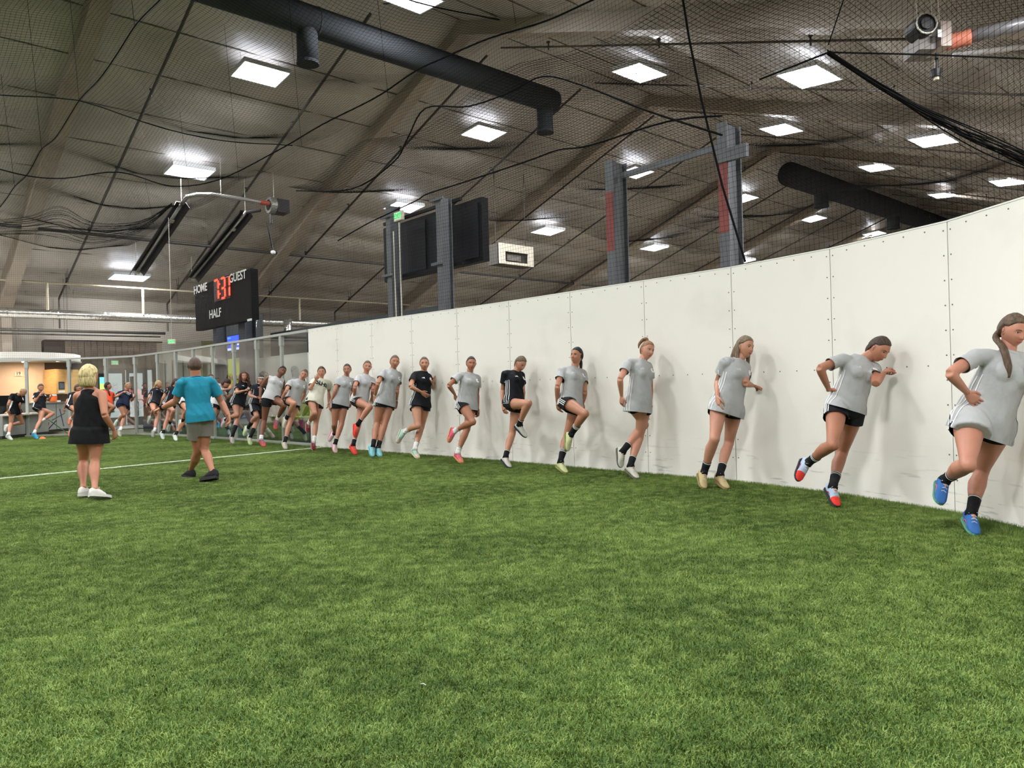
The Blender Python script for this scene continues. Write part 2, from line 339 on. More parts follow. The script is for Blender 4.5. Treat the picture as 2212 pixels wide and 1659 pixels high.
# --- roof: insulation blanket sagging between purlins, both slopes
def roof_mat():
    m = bpy.data.materials.new('roof_insulation'); m.use_nodes = True; nt = m.node_tree; b = nt.nodes['Principled BSDF']
    b.inputs['Roughness'].default_value = 0.42; b.inputs['Specular IOR Level'].default_value = 0.4
    geo = nt.nodes.new('ShaderNodeNewGeometry')
    n = nt.nodes.new('ShaderNodeTexNoise'); n.inputs['Scale'].default_value = 0.5; n.inputs['Detail'].default_value = 6; nt.links.new(geo.outputs['Position'], n.inputs['Vector'])
    r = nt.nodes.new('ShaderNodeValToRGB'); r.color_ramp.elements[0].position = .35; r.color_ramp.elements[1].position = .7
    r.color_ramp.elements[0].color = (*S2L(160, 154, 146), 1); r.color_ramp.elements[1].color = (*S2L(192, 185, 176), 1)
    nt.links.new(n.outputs['Fac'], r.inputs[0]); nt.links.new(r.outputs[0], b.inputs['Base Color'])
    mp = nt.nodes.new('ShaderNodeMapping'); mp.inputs['Rotation'].default_value = (0, 0, TH); mp.inputs['Scale'].default_value = (1, 0.6, 1); nt.links.new(geo.outputs['Position'], mp.inputs[0])
    n2 = nt.nodes.new('ShaderNodeTexNoise'); n2.inputs['Scale'].default_value = 3.2; n2.inputs['Detail'].default_value = 4; n2.inputs['Distortion'].default_value = 1.0; nt.links.new(mp.outputs[0], n2.inputs['Vector'])
    bp = nt.nodes.new('ShaderNodeBump'); bp.inputs['Strength'].default_value = 0.45; bp.inputs['Distance'].default_value = 0.08
    nt.links.new(n2.outputs['Fac'], bp.inputs['Height']); nt.links.new(bp.outputs[0], b.inputs['Normal']); return m
M_ROOF = roof_mat()
U0, U1, W0, W1 = -20.0, 62.0, -1.7, 32.3
FRAMES = [4.2 + 8.15 * k for k in range(-3, 8)]
PURLIN = 1.52
def roof():
    du, dw = 0.34, 0.19; nu = int((U1 - U0) / du); nw = int((W1 - W0) / dw)
    vs = np.zeros(((nu + 1) * (nw + 1), 3)); k = 0
    for i in range(nu + 1):
        u = U0 + (U1 - U0) * i / nu
        for j in range(nw + 1):
            w = W0 + (W1 - W0) * j / nw; s = abs(w - RIDGE_W) / PURLIN
            sag = 0.085 * abs(math.sin(math.pi * s)) ** 0.7
            x = u / 0.62 * math.pi; sag += 0.022 * (noise.noise(Vector((u * 1.3, w * 0.5, 0))) + 0.5 * abs(math.sin(x)))
            z = roof_z(w) - sag
            p = UW(u, w, z); vs[k] = p; k += 1
    f = []
    for i in range(nu):
        for j in range(nw): a = i * (nw + 1) + j; f.append((a, a + nw + 1, a + nw + 2, a + 1))
    me = bpy.data.meshes.new('ceiling'); me.from_pydata(vs.tolist(), [], f); me.materials.append(M_ROOF); me.polygons.foreach_set('use_smooth', [True] * len(f)); me.update()
    return tag(link('ceiling', me), kind='structure')
ceiling = roof()
M_RAFT = mat('rafter_wrap', S2L(158, 146, 132), 0.45, 0, 0.15, 1.2, 0.3, 2.5)
for u in FRAMES:
    for s in (-1, 1):
        w_e = W1 - 0.1 if s > 0 else W0 + 0.1
        mb = MB(); rg = []
        for w, dep in ((RIDGE_W, 0.42), (RIDGE_W + (w_e - RIDGE_W) * .5, 0.5), (w_e, .9)):
            zt = roof_z(w) - 0.02
            rg.append([UW(u - .2, w, zt), UW(u + .2, w, zt), UW(u + .2, w, zt - dep), UW(u - .2, w, zt - dep)])
        mb.rings(rg); mb.build('rafter', M_RAFT, ceiling)
    mb = MB(); 
    for w in (W1 - 0.5,): mb.box(UW(u, w, 2.2), (0.3, 0.6, 4.4), (U, W, Z))
    mb.build('rafter_leg', M_RAFT, ceiling)
M_TAPE = mat('insulation_seam', S2L(84, 80, 72), 0.6)
for s in (-1, 1):
    for k in range(0, 12):
        w = RIDGE_W + s * k * PURLIN
        if W0 < w < W1 and not (k == 0 and s > 0):
            mb = MB(); mb.bar(UW(U0, w, roof_z(w) - 0.012), UW(U1, w, roof_z(w) - 0.012), 0.05, 0.03); mb.build('purlin_seam', M_TAPE, ceiling)
# outer walls
M_WALLP = mat('liner_panel', S2L(150, 142, 130), 0.5, 0, 0.08, 1.0)
M_DWALL = mat('dark_end_wall', S2L(96, 94, 88), 0.7, 0, 0.1, 1.0)
def ribbed(name, p, q, h, m, step=0.6):
    mb = MB(); d = (q - p).normalized(); n = d.cross(Z); L = (q - p).length
    mb.box((p + q) / 2 + Z * h / 2, (L, 0.06, h), (d, n, Z))
    o = tag(mb.build(name, m), kind='structure')
    mb = MB(); k = 0
    while k * step < L:
        for sg in (-1, 1): mb.box(p + d * (k * step) + n * (0.033 * sg) + Z * h / 2, (0.05, 0.012, h), (d, n, Z))
        k += 1
    r = mb.build('ribs', m, o); r['kind'] = 'stuff'; return o
ribbed('wall_back', UW(U0, W1), UW(U1, W1), 5.0, M_WALLP)
ribbed('wall_front', UW(U0, W0), UW(U1, W0), 5.0, M_WALLP)
for nm, u in (('wall_near', U0), ('wall_far', U1)):
    mb = MB(); vs = []
    for uu in (u - .05, u + .05): vs += [UW(uu, W0, 0), UW(uu, W1, 0), UW(uu, W1, roof_z(W1)), UW(uu, RIDGE_W, roof_z(RIDGE_W)), UW(uu, W0, roof_z(W0))]
    mb.add(vs, [(0, 1, 2, 3, 4), (9, 8, 7, 6, 5)] + [(i, (i + 1) % 5, (i + 1) % 5 + 5, i + 5) for i in range(5)]); tag(mb.build(nm, M_DWALL), kind='structure')
# ================================================================== CEILING EQUIPMENT
M_FIX = mat('fixture_white', S2L(225, 228, 232), 0.35); M_LED = mat('led_panel', (0.93, 0.96, 1.0), 0.5, emit=9.0); M_GUARD = mat('guard_glow', S2L(240, 242, 248), 0.3, emit=1.2)
def fixture_mesh():
    fr = MB()
    for s in (-1, 1):
        fr.box((0, s * .46, 0), (1.22, .03, .09)); fr.box((s * .60, 0, 0), (.03, .90, .09))
    fr.box((0, 0, .055), (1.22, .95, .02)); fr.box((0, 0, .10), (.5, .2, .07))
    led = MB(); 
    led.box((0, 0, -.012), (1.16, .88, .03))
    guard = MB()
    for k in range(13): guard.box((-.57 + k * .095, 0, -.047), (.006, .92, .006))
    wire = MB(); wire.tube([(-.5, 0, .06), (-.5, 0, .42)], .004, 4)
    return fr, led, guard, wire
_fm = [x.mesh(n) for x, n in zip(fixture_mesh(), ('housing', 'led_panel', 'wire_guard', 'hanger'))]
_fm[0].materials.append(M_FIX); _fm[1].materials.append(M_LED); _fm[2].materials.append(M_GUARD); _fm[3].materials.append(mat('steel_wire', S2L(120, 120, 118), .4, .6))  # guard bars are given a glow of their own
def light_at(u, w, label, group, up=True):
    z = lamp_z(w); o = link('high_bay_light', None, None, UW(u, w, z)); tag(o, label, 'ceiling light', group)
    sl = math.atan(0.345) * (-1 if w > RIDGE_W else 1)
    o.matrix_world = Matrix.Translation(UW(u, w, z)) @ Matrix(((U.x, W.x, 0, 0), (U.y, W.y, 0, 0), (0, 0, 1, 0), (0, 0, 0, 1))) @ Matrix.Rotation(sl * 0.25, 4, 'X')
    for n, me in zip(('housing', 'led_panel', 'wire_guard', 'hanger'), _fm):
        c = bpy.data.objects.new(n, me); COL.objects.link(c); c.parent = o
        if n == 'wire_guard': c['kind'] = 'stuff'
        if n == 'hanger': c = bpy.data.objects.new(n, me); COL.objects.link(c); c.parent = o; c.location.x = 1.0
    for nm, dz, pw, flip in (('high_bay_lamp', -0.08, LIGHT_W, False), ('added_uplight', 0.14, UP_W, True)):
        if flip and not up: continue
        ld_ = bpy.data.lights.get(nm)
        if not ld_:
            ld_ = bpy.data.lights.new(nm, 'AREA'); ld_.shape = 'RECTANGLE'; ld_.size = 1.1; ld_.size_y = 0.86; ld_.energy = pw; ld_.color = (0.97, 0.985, 1.0) if not flip else (0.80, 0.86, 1.0)
            if flip: ld_.size, ld_.size_y = 1.15, 0.08
        lo = bpy.data.objects.new(nm, ld_); COL.objects.link(lo); lo.location = UW(u, w, z + dz)
        lo.rotation_euler = (math.pi if flip else 0, 0, math.atan2(U.y, U.x))
    return o
SEEN = [ # pixel, row W, label
 ((563, 158), 18.1, 'bright high bay light nearest the left drop outlet of the dark duct'), ((409, 370), 22.8, 'high bay light just above the bent pipe of the tube heater'), ((279, 598), 29.4, 'low high bay light at the far left, beside the scoreboard'),
 ((1045, 286), 18.1, 'high bay light just left below the end of the dark duct'), ((872, 446), 22.8, 'high bay light directly above the green EXIT sign by the video board'), ((1183, 498), 22.8, 'high bay light right of the video board, above the white framed box'),
 ((1373, 371), 18.1, 'high bay light crossed by the beam between the red-marked columns'), ((1605, 427), 18.1, 'high bay light partly hidden by the right red-marked column, halfway up'), ((1413, 534), 22.8, 'low high bay light framed between the two red-marked columns'),
 ((1757, 471), 18.1, 'high bay light under the far dark duct, between its two drop outlets'), ((1889, 504), 18.1, 'lowest visible high bay light close above the wall top at right'), ((1605, 562), 22.8, 'high bay light peeking out at the foot of the right red-marked column'),
 ((885, -6), 12.4, 'high bay light cut off by the top edge of the picture'), ((1382, 155), 12.4, 'high bay light right of the dark duct, left of the long hanging rope'), ((1688, 278), 12.4, 'high bay light just right of the top of the right red-marked column'),
 ((1893, 360), 12.4, 'high bay light in the middle of the row right of the columns'), ((2038, 420), 12.4, 'dim far high bay light veiled by dark netting, close to the wall top'),
 ((1748, 163), 7.85, 'largest brightest high bay light, left of the burner box'), ((2016, 301), 7.85, 'high bay light right of centre in the nearest row, under the bunched netting'), ((2180, 391), 7.85, 'high bay light at the right edge of the picture, above the wall top')]
seen_uw = []
for p, w, lab in SEEN:
    d = ray(*p); # intersect with the plane the lamps hang in on that slope
    a = 0.345 * (1 if w > RIDGE_W else -1); z0 = lamp_z(w) + a * w
    k = (z0 - CAM_H) / (d.z + a * d.dot(W)); P = EYE + d * k
    u, w_ = P.dot(U), P.dot(W); seen_uw.append((u, w_)); light_at(u, w_, lab, 'high bay lights')
for w in (1.4, 7.85, 12.4, 18.1, 22.8, 29.2):
    for k in range(-3, 4):
        u = (8.0 if w > RIDGE_W else 8.9) + 7.55 * k
        if w > 29 and k >= 0: continue
        if all((u - a) ** 2 + (w - b) ** 2 > 9 for a, b in seen_uw) and -18 < u < 58: light_at(u, w, 'high bay light outside or at the far edge of the view', 'further high bay lights', False)
# sprinkler lines following the slopes, and mains
M_PIPE = mat('dark_pipe', S2L(66, 63, 60), 0.5, 0.2); M_GALV = mat('bright_conduit', S2L(205, 200, 186), 0.35, 0.5); M_PIPEL = mat('light_pipe', S2L(176, 166, 140), 0.45)
spr = thing('sprinkler_system', 'dark sprinkler branch pipes running down the roof slopes with small heads', 'pipes')
for k in range(-3, 14):
    u = 5.85 + 3.75 * k + (0.05 if k % 2 else 0)
    for s in (-1, 1):
        we = 31.6 if s > 0 else -1.2; mb = MB(); pts = [UW(u, RIDGE_W + s * .3, roof_z(RIDGE_W) - .55), UW(u, we, roof_z(we) - .42)]
        if s > 0: pts.append(UW(u, we, 3.7))
        mb.tube(pts, 0.036 if s > 0 else .024, 6); mb.build('branch_pipe', M_PIPE if s > 0 else M_TAPE, spr)
    mb = MB()
    for j in range(9):
        w = 3 + j * 3.4; z = roof_z(w) - .52; mb.tube([UW(u, w, z), UW(u, w, z + .18)], .018, 6); mb.tube([UW(u, w, z + .18), UW(u, w, z + .21)], .045, 6)
    tag(mb.build('sprinkler_heads', M_PIPE, spr), kind='stuff')
def longpipe(name, label, w, z, r, m, cat='pipe', u0=-14, u1=58, n=10, join=None):
    mb = MB(); mb.tube([UW(u0, w, z), UW(u1, w, z)], r, n); root = tag(mb.build(name, m, smooth=True), label, cat)
    if join:
        u = u0
        while u < u1:
            mj = MB(); mj.tube([UW(u, w, z), UW(u + .05, w, z)], r * 1.05, n); mj.build('joint_band', m, root); u += join
    mh = MB(); u = u0 + 1.1
    while u < u1:
        mh.tube([UW(u, w, z), UW(u, w, roof_z(w) - .05)], .008, 4); u += 3.75
    tag(mh.build('hanger_rods', M_PIPE, root), kind='stuff'); return root
longpipe('sprinkler_main', 'dark sprinkler main crossing the lower left roof slope lengthwise', 26.75, 6.38, .055, M_PIPE)
longpipe('steel_strut', 'bright galvanised channel running lengthwise above the low left light', 30, 5.82, .042, M_GALV, 'pipe')
longpipe('conduit_pipe', 'pale cream conduit pipe running lengthwise behind the scoreboard', 30, 5.16, .034, M_PIPEL, 'pipe')
M_FOIL = mat('foil_duct', S2L(188, 186, 180), 0.22, 0.9, 0, 1, 0.6, 14)
duct = longpipe('silver_duct', 'long shiny foil wrapped duct running low along the far wall', 30.2, 4.08, .17, M_FOIL, 'air duct', n=16, join=1.5)
longpipe('tray_pipe', 'dark grey pipe tray under the shiny foil duct', 30.8, 3.55, .055, mat('tray_grey', S2L(92, 90, 84), .4, .4), 'pipe', u1=9.3)
longpipe('thin_wire_pipe', 'thin dark cable pipe just above the block wall', 30.4, 3.38, .025, M_PIPE, 'pipe', u1=9.0)
# vertical down drops
for u in (5.2, 8.3, 14.6): 
    mb = MB(); mb.tube([UW(u, 30, 5.16), UW(u, 30, 4.2)], .045, 8); mb.build('down_drop', M_PIPEL, duct)
# dark ducts under the ridge
M_DUCT = mat('dark_duct', S2L(58, 61, 65), 0.85, 0, 0.1, 2.0, spec=.15)
def ridge_duct(u0, u1, z, r, outs, label):
    o = thing('air_duct', label, 'air duct', UW(u1, RIDGE_W, z)); mb = MB(); mb.tube([UW(u0, RIDGE_W, z), UW(u1 - .35, RIDGE_W, z), UW(u1 - .12, RIDGE_W, z), UW(u1, RIDGE_W, z)], [r, r, r * .93, r * .6], 24); mb.build('trunk', M_DUCT, o, smooth=True)
    u = u0 + 1
    while u < u1 - .5: mb = MB(); mb.tube([UW(u, RIDGE_W, z), UW(u + .04, RIDGE_W, z)], r * 1.03, 24); mb.build('seam_band', M_DUCT, o); u += 3.0
    for (uo, rr) in outs:
        d_ = MB(); d_.tube([UW(uo, RIDGE_W, z), UW(uo, RIDGE_W, z - .95)], rr, 20); c = d_.build('drop_outlet', M_DUCT, o, smooth=True)
        d_ = MB(); d_.tube([UW(uo, RIDGE_W, z - .93), UW(uo, RIDGE_W, z - 1.0)], rr * 1.06, 20); d_.build('outlet_ring', M_DUCT, c)
        d_ = MB()
        for a in range(4): d_.bar(UW(uo, RIDGE_W, z - .985) + U * math.cos(a * .785) * rr * .9 + W * math.sin(a * .785) * rr * .9, UW(uo, RIDGE_W, z - .985) - U * math.cos(a * .785) * rr * .9 - W * math.sin(a * .785) * rr * .9, .015, .02)
        d_.build('grille', mat('grille_black', S2L(30, 30, 32), .6), c)
ridge_duct(-8, 15.75, 9.46, .34, ((7.8, .235), (15.25, .235)), 'near dark grey duct with two drop outlets, running under the ridge at top left')
ridge_duct(29.6, 56, 9.7, .5, ((32.5, .3), (40.5, .3)), 'far dark duct seen through the netting above the wall at right')
# --- tube heaters
M_TROUGH = mat('trough_black', S2L(34, 32, 33), 0.45, 0.3); M_TUBE = mat('heater_tube', S2L(150, 148, 142), 0.35, 0.6); M_RED = mat('red_tape', S2L(150, 62, 48), .6)
def trough(a, b, o):
    d = (b - a).normalized(); sd = d.cross(Z).normalized(); up = sd.cross(d).normalized(); mb = MB(); prof = [(-.24, -.10), (-.15, .08), (.15, .08), (.24, -.10), (.22, -.10), (.14, .06), (-.14, .06), (-.22, -.10)]
    mb.rings([[p + sd * x + up * y for x, y in prof] for p in (a, b)]); t = mb.build('reflector', M_TROUGH, o)
    mb = MB(); mb.tube([a - d * .1, b + d * .1], .05, 10); mb.build('tube', M_TUBE, o, smooth=True)
    for s in (0.2, 0.97): 
        mb = MB(); mb.box(a + (b - a) * s - up * .07, (.16, .13, .03), (d, sd, up)); mb.build('clip', M_GALV, o)
a1, b1 = UW(7.6, 23.3, 6.9), UW(7.5, 27.8, 5.4); a2, b2 = UW(9.56, 23.3, 6.9), UW(9.56, 28.4, 5.4)
h1 = thing('tube_heater', 'black twin radiant tube heater with bent pipe, left above the scoreboard', 'heater', UW(8.6, 23, 7))
trough(a1, b1, h1); trough(a2, b2, h1)
mb = MB(); mb.tube([a1 + W * -.05, a1 - W * .5 + Z * .12, a1 - W * .75 + U * .2 + Z * .16, UW(8.2, 22.5, 7.12), UW(9.3, 22.5, 7.12), UW(10.05, 22.6, 7.12)], .06, 10); mb.build('bent_pipe', M_TUBE, h1, smooth=True)
mb = MB(); mb.tube([UW(9.75, 22.57, 7.12), UW(10.05, 22.6, 7.12)], .075, 10); mb.build('red_sleeve', M_RED, h1)
mb = MB(); mb.tube([UW(10.1, 22.75, 7.12), UW(10.3, 22.75, 7.12)], .26, 18); fan = mb.build('blower_wheel', M_TUBE, h1, smooth=False)
mb = MB(); mb.tube([UW(10.09, 22.75, 7.12), UW(10.10, 22.75, 7.12)], .17, 18); mb.build('blower_hub', M_TROUGH, fan)
mb = MB(); mb.box(UW(10.5, 22.75, 7.1), (.4, .5, .42), (U, W, Z)); mb.build('burner_box', M_TROUGH, h1)
mb = MB(); mb.tube([a2 - W * .05, UW(9.9, 22.9, 6.95)], .05, 8); mb.tube([UW(10.2, 22.8, 6.85), UW(10.2, 22.8, 6.55)], .05, 8); mb.build('link_pipe', M_TROUGH, h1)
mb = MB()
for p in (a1, b1, a2, b2, UW(8.5, 22.5, 7.12), UW(10.3, 22.8, 7.2)): mb.tube([p, Vector((p.x, p.y, roof_z(p.dot(W)) - .02))], .01, 4)
tag(mb.build('hanging_chains', M_GALV, h1), kind='stuff')
for pp in ((590, 545),):
    p = onW(*pp, 24.0); o = thing('dome_camera', 'small white dome camera on a black pole below the heater', 'camera', p)
    mb = MB(); mb.ell(p, (.09, .09, .07)); mb.build('dome', M_FIX, o, smooth=True); mb = MB(); q = onW(577, 480, 24.0); mb.tube([p + Z * .05, q], .028, 6); mb.build('pole', M_TROUGH, o)
# burner box top right
o = thing('burner_unit', 'grey burner box with black blower, orange sleeve and pipe at top right', 'heater', D(2000, 90, 9.2))
c = D(2003, 98, 9.2)
mb = MB(); mb.box(D(1997, 106, 9.25), (.34, .36, .16), (_r0, Vector((0, 1, 0)), Z)); mb.build('base_box', mat('box_grey', S2L(104, 98, 94), .5, .2), o)
mb = MB(); mb.box(D(2027, 86, 9.15), (.13, .34, .3), (_r0, Vector((0, 1, 0)), Z)); bx = mb.build('control_box', mat('box_beige', S2L(176, 160, 150), .5), o)
mb = MB(); mb.box(D(2030, 72, 8.95), (.05, .01, .09)); mb.build('white_label', M_FIX, bx)
mb = MB(); q = D(1988, 62, 9.1); mb.tube([q + Vector((0, -.12, 0)), q + Vector((0, .12, 0))], .135, 20); bl = mb.build('blower', M_TROUGH, o)
mb = MB(); mb.tube([q + Vector((math.cos(a * .524) * .125, -.14, math.sin(a * .524) * .125)) for a in range(13)], .012, 6); mb.build('blower_ring', M_GALV, bl)
mb = MB(); mb.tube([q + Vector((0, -.15, 0)), q + Vector((0, -.13, 0))], .07, 12); mb.build('blower_eye', mat('eye_grey', S2L(70, 70, 72), .4), bl)
pa, pb = D(2042, 94, 9.1), D(2300, 28, 8.6)
mb = MB(); mb.tube([pa + (pb - pa) * .20, pb], .075, 14); mb.build('pipe', mat('pipe_grey', S2L(120, 118, 120), .4, .3), o, smooth=True)
mb = MB(); mb.tube([pa + (pb - pa) * (k * .02) for k in range(12)], [.10 if k % 2 else .085 for k in range(12)], 14); mb.build('orange_sleeve', mat('sleeve_orange', S2L(196, 116, 92), .6), o, smooth=True)
mb = MB(); mb.tube([D(2023, 115, 9.1), D(2023, 150, 9.1), D(2023, 151, 9.1), D(2023, 166, 9.1)], [.02, .02, .07, .055], 12); sn = mb.build('sensor', M_TROUGH, o)
mb = MB(); mb.tube([D(2023, 166, 9.1), D(2023, 173, 9.1)], .03, 10); mb.build('sensor_tip', M_PIPEL, sn)
mb = MB()
for x in (1982, 2014, 2030): mb.tube([D(x, 50, 9.15), D(x - 6, -30, 9.15)], .006, 4)
tag(mb.build('hanging_chains', M_GALV, o), kind='stuff')
# small ceiling brackets on the right: strut rod crossing
mb = MB(); mb.tube([D(2060, 120, 9.6), D(2260, 95, 9.6)], .035, 8); tag(mb.build('vent_pipe', mat('vent_white', S2L(190, 186, 184), .4), smooth=True), 'pale pipe stub behind the burner unit at the right edge', 'pipe')

# ================================================================== NETTING
M_NET = mat('net_twine', S2L(18, 18, 18), 0.9, spec=.1)
NETZ = 6.2
def net_z(u, w):
    a = abs(math.sin(math.pi * (w - 1.0) / 3.3)); b = abs(math.sin(math.pi * (u - 7.0) / 4.0))
    return NETZ - 0.30 * (a ** 1.5) * (0.35 + 0.65 * b) - 0.25 * b ** 1.5 + 0.06 * noise.noise(Vector((u * .6, w * .6, 3)))
def sheet(mb, fn, a0, a1, b0, b1, cell, seg, r):
    def line(pts):
        rg = []
        for i, p in enumerate(pts):
            t = (pts[min(i + 1, len(pts) - 1)] - pts[max(i - 1, 0)]).normalized(); x = t.orthogonal().normalized(); y = t.cross(x)
            rg.append([p + x * r, p + (-x * .5 + y * .87) * r, p + (-x * .5 - y * .87) * r])
        mb.rings(rg, False)
    na, nb = int((a1 - a0) / cell), int((b1 - b0) / cell)
    for i in range(na + 1):
        a = a0 + i * cell; n = max(1, int((b1 - b0) / seg)); line([fn(a, b0 + (b1 - b0) * k / n) for k in range(n + 1)])
    for j in range(nb + 1):
        b = b0 + j * cell; n = max(1, int((a1 - a0) / seg)); line([fn(a0 + (a1 - a0) * k / n, b) for k in range(n + 1)])
NU = 7.05
mb = MB(); sheet(mb, lambda u, w: UW(u, w, net_z(u, w)), -5.0, NU, 3.0, 27.0, 0.055, 0.8, 0.0016)
tag(mb.build('ceiling_net', M_NET), 'fine black protective net stretched under the roof above the field', 'net', kind='stuff')
def wall_uw(w):  # U of the wall at a given W
    ps = [(p.dot(W), p.dot(U)) for p in WALLPTS + GPTS[1:]]; ps.sort()
    for (w0_, u0_), (w1_, u1_) in zip(ps, ps[1:]):
        if w0_ <= w <= w1_: return u0_ + (u1_ - u0_) * (w - w0_) / (w1_ - w0_)
    return ps[0][1] if w < ps[0][0] else ps[-1][1]
def side_fn(w, t):
    ub = min(wall_uw(w) + .05, 7.45); top = net_z(NU, w); z = WALL_H + .03 + (top - WALL_H - .03) * t
    return UW(ub + (NU - ub) * t + 0.10 * math.sin(math.pi * t) * noise.noise(Vector((w * .5, t * 2, 1))), w, z)
class _S: pass
mb = MB()
PERI = WALLPTS[1:] + GPTS[1:]; ACC = [0.0]
for a_, b_2 in zip(PERI, PERI[1:]): ACC.append(ACC[-1] + (b_2 - a_).length)
def side2(s, z):
    i = max(k_ for k_ in range(len(ACC) - 1) if ACC[k_] <= s); t_ = min(1, (s - ACC[i]) / (ACC[i + 1] - ACC[i])); q = PERI[i].lerp(PERI[i + 1], t_); w_ = q.dot(W); u_ = q.dot(U)
    zb_ = 2.42 if i < 12 else 2.3; top = net_z(NU, w_); t = z / 3.7; ut = min(u_, NU); uu = u_ + (ut - u_) * t + .10 * math.sin(math.pi * t) * noise.noise(Vector((s * .5, t * 2, 1)))
    return UW(uu, w_, zb_ + (top - zb_) * t)
sheet(mb, side2, 0.0, ACC[-1] - .01, 0, 3.7, 0.055, 0.6, 0.0014)
tag(mb.build('side_net', M_NET), 'black safety net rising from the top of the white wall', 'net', kind='stuff')
mb = MB(); sheet(mb, lambda u, w: UW(u, w, 6.05 - .3 * abs(math.sin(math.pi * w / 4)) ** 1.5 - .35 * abs(math.sin(math.pi * u / 5)) ** 1.5 + (0.5 if w < 4 else 0)), 7.1, 22.0, 1.0, 15, 0.075, 0.8, 0.0026)
tag(mb.build('neighbouring_net', M_NET), 'black net above the area beyond the white wall', 'net', kind='stuff')
def rope(name, label, pts, r, n=6):
    mb = MB(); mb.tube(pts, r, n); return tag(mb.build(name, M_NET), label, 'rope')
def spl(P, n=5):
    o_ = []
    for i in range(len(P) - 1):
        a, b, c, d = P[max(i - 1, 0)], P[i], P[i + 1], P[min(i + 2, len(P) - 1)]
        for s in range(n): t = s / n; o_.append(.5 * ((2 * b) + (c - a) * t + (2 * a - 5 * b + 4 * c - d) * t * t + (3 * b - a - 3 * c + d) * t ** 3))
    return o_ + [P[-1]]
rope('seam_rope', 'long scalloped black rope rising from the left edge past the duct to the top', spl([G(x, y, 6.1) for x, y in ((-40, 355), (60, 380), (140, 385), (258, 372), (370, 402), (473, 388), (600, 325), (698, 268), (811, 211), (895, 155), (954, 127), (1010, 102), (1068, 79), (1180, 45), (1280, 0), (1340, -25))]), .014)
rope('seam_rope', 'scalloped black rope hung in peaks below the end of the dark duct', spl([onU(x, y, 7.0) for x, y in ((640, 412), (760, 408), (850, 350), (880, 300), (919, 234), (1010, 230), (1100, 200), (1173, 165), (1260, 185), (1400, 240), (1560, 292))]), .012)
rope('seam_rope', 'black rope running above the video board towards the right red-marked column', spl([onU(x, y, 7.15) for x, y in ((730, 520), (800, 480), (896, 435), (923, 419), (1004, 393), (1139, 348), (1206, 324), (1274, 314), (1440, 263), (1560, 250))]), .012)
mb = MB(); rn_ = random.Random(8); up_ = [(-30, 478), (60, 470), (130, 448), (200, 478), (300, 478), (372, 440)]; lo_ = [(-30, 508), (60, 506), (110, 512), (190, 528), (270, 500), (372, 442)]
for k_ in range(20):
    f_ = k_ / 19; mb.tube(spl([D(a[0], a[1] + (b[1] - a[1]) * f_ + rn_.uniform(-3, 3), 14 + rn_.uniform(-.2, .2)) for a, b in zip(up_, lo_)], 4), .0032, 4)
tag(mb.build('gathered_net', M_NET), 'sagging dark gathered netting at the left edge below the tube heater', 'net', kind='stuff')
rope('seam_rope', 'scalloped black rope across the net at upper left', [UW(3.0, 3 + k * .3, net_z(3.0, 3 + k * .3) - .01) for k in range(80)], .010)
rope('seam_rope', 'black seam rope crossing the net from the wall towards the upper left', [UW(-4 + k * .35, 14.2, net_z(-4 + k * .35, 14.2) - .01) for k in range(32)], .010)
rope('seam_rope', 'black seam rope crossing the net near the big duct', [UW(-2 + k * .35, 7.6, net_z(-2 + k * .35, 7.6) - .01) for k in range(26)], .010)
rope('pull_rope', 'thick black rope hanging diagonally from the roof to the wall top', [onU(1610, 566, 7.35), onU(1560, 400, 7.2), onU(1515, 215, 7.15), onU(1488, 80, 7.1), onU(1472, -20, 7.1)], .013)
rope('pull_rope', 'thin black cord running up to the ridge at top right', [D(1789, 97, 9.6), D(1822, 0, 9.6), D(1835, -40, 9.6)], .008)
# bunched net along the far right
mb = MB(); rnd = random.Random(3)
pA, pB = D(1790, 113, 8.9), D(2300, 375, 8.6)
for k in range(16):
    o1, o2 = rnd.uniform(-.03, .03), rnd.uniform(-.10, .10); ph = rnd.random() * 6
    mb.tube([pA + (pB - pA) * t + Z * (o1 - .14 * math.sin(math.pi * t) + .03 * math.sin(8 * t + ph) + o2 * t) + Vector((0, .05 * math.sin(5 * t + ph), 0)) for t in [i / 14 for i in range(15)]], .008, 4)
tag(mb.build('gathered_net', M_NET), 'thick bunch of gathered black netting slanting down to the right edge', 'net', kind='stuff')
rope('net_edge_rope', 'black rope running level from the gathered net peak to the right edge', [D(1640, 172, 9.2), D(1790, 113, 8.9), D(2000, 118, 9), D(2290, 130, 9.2)], .012)
hw = thing('hanging_wires', 'thin wires holding the net up from the roof', 'wires'); mb = MB()
for w in (1.0, 4.3, 7.6, 10.9, 14.2, 17.5, 20.8, 24.1):
    for u in (-1.0, 3.0, NU):
        if w > 3: mb.tube([UW(u, w, net_z(u, w)), UW(u - .2, w + .15, roof_z(w) - .05)], .004, 3)
tag(mb.build('wires', M_NET, hw), kind='stuff')

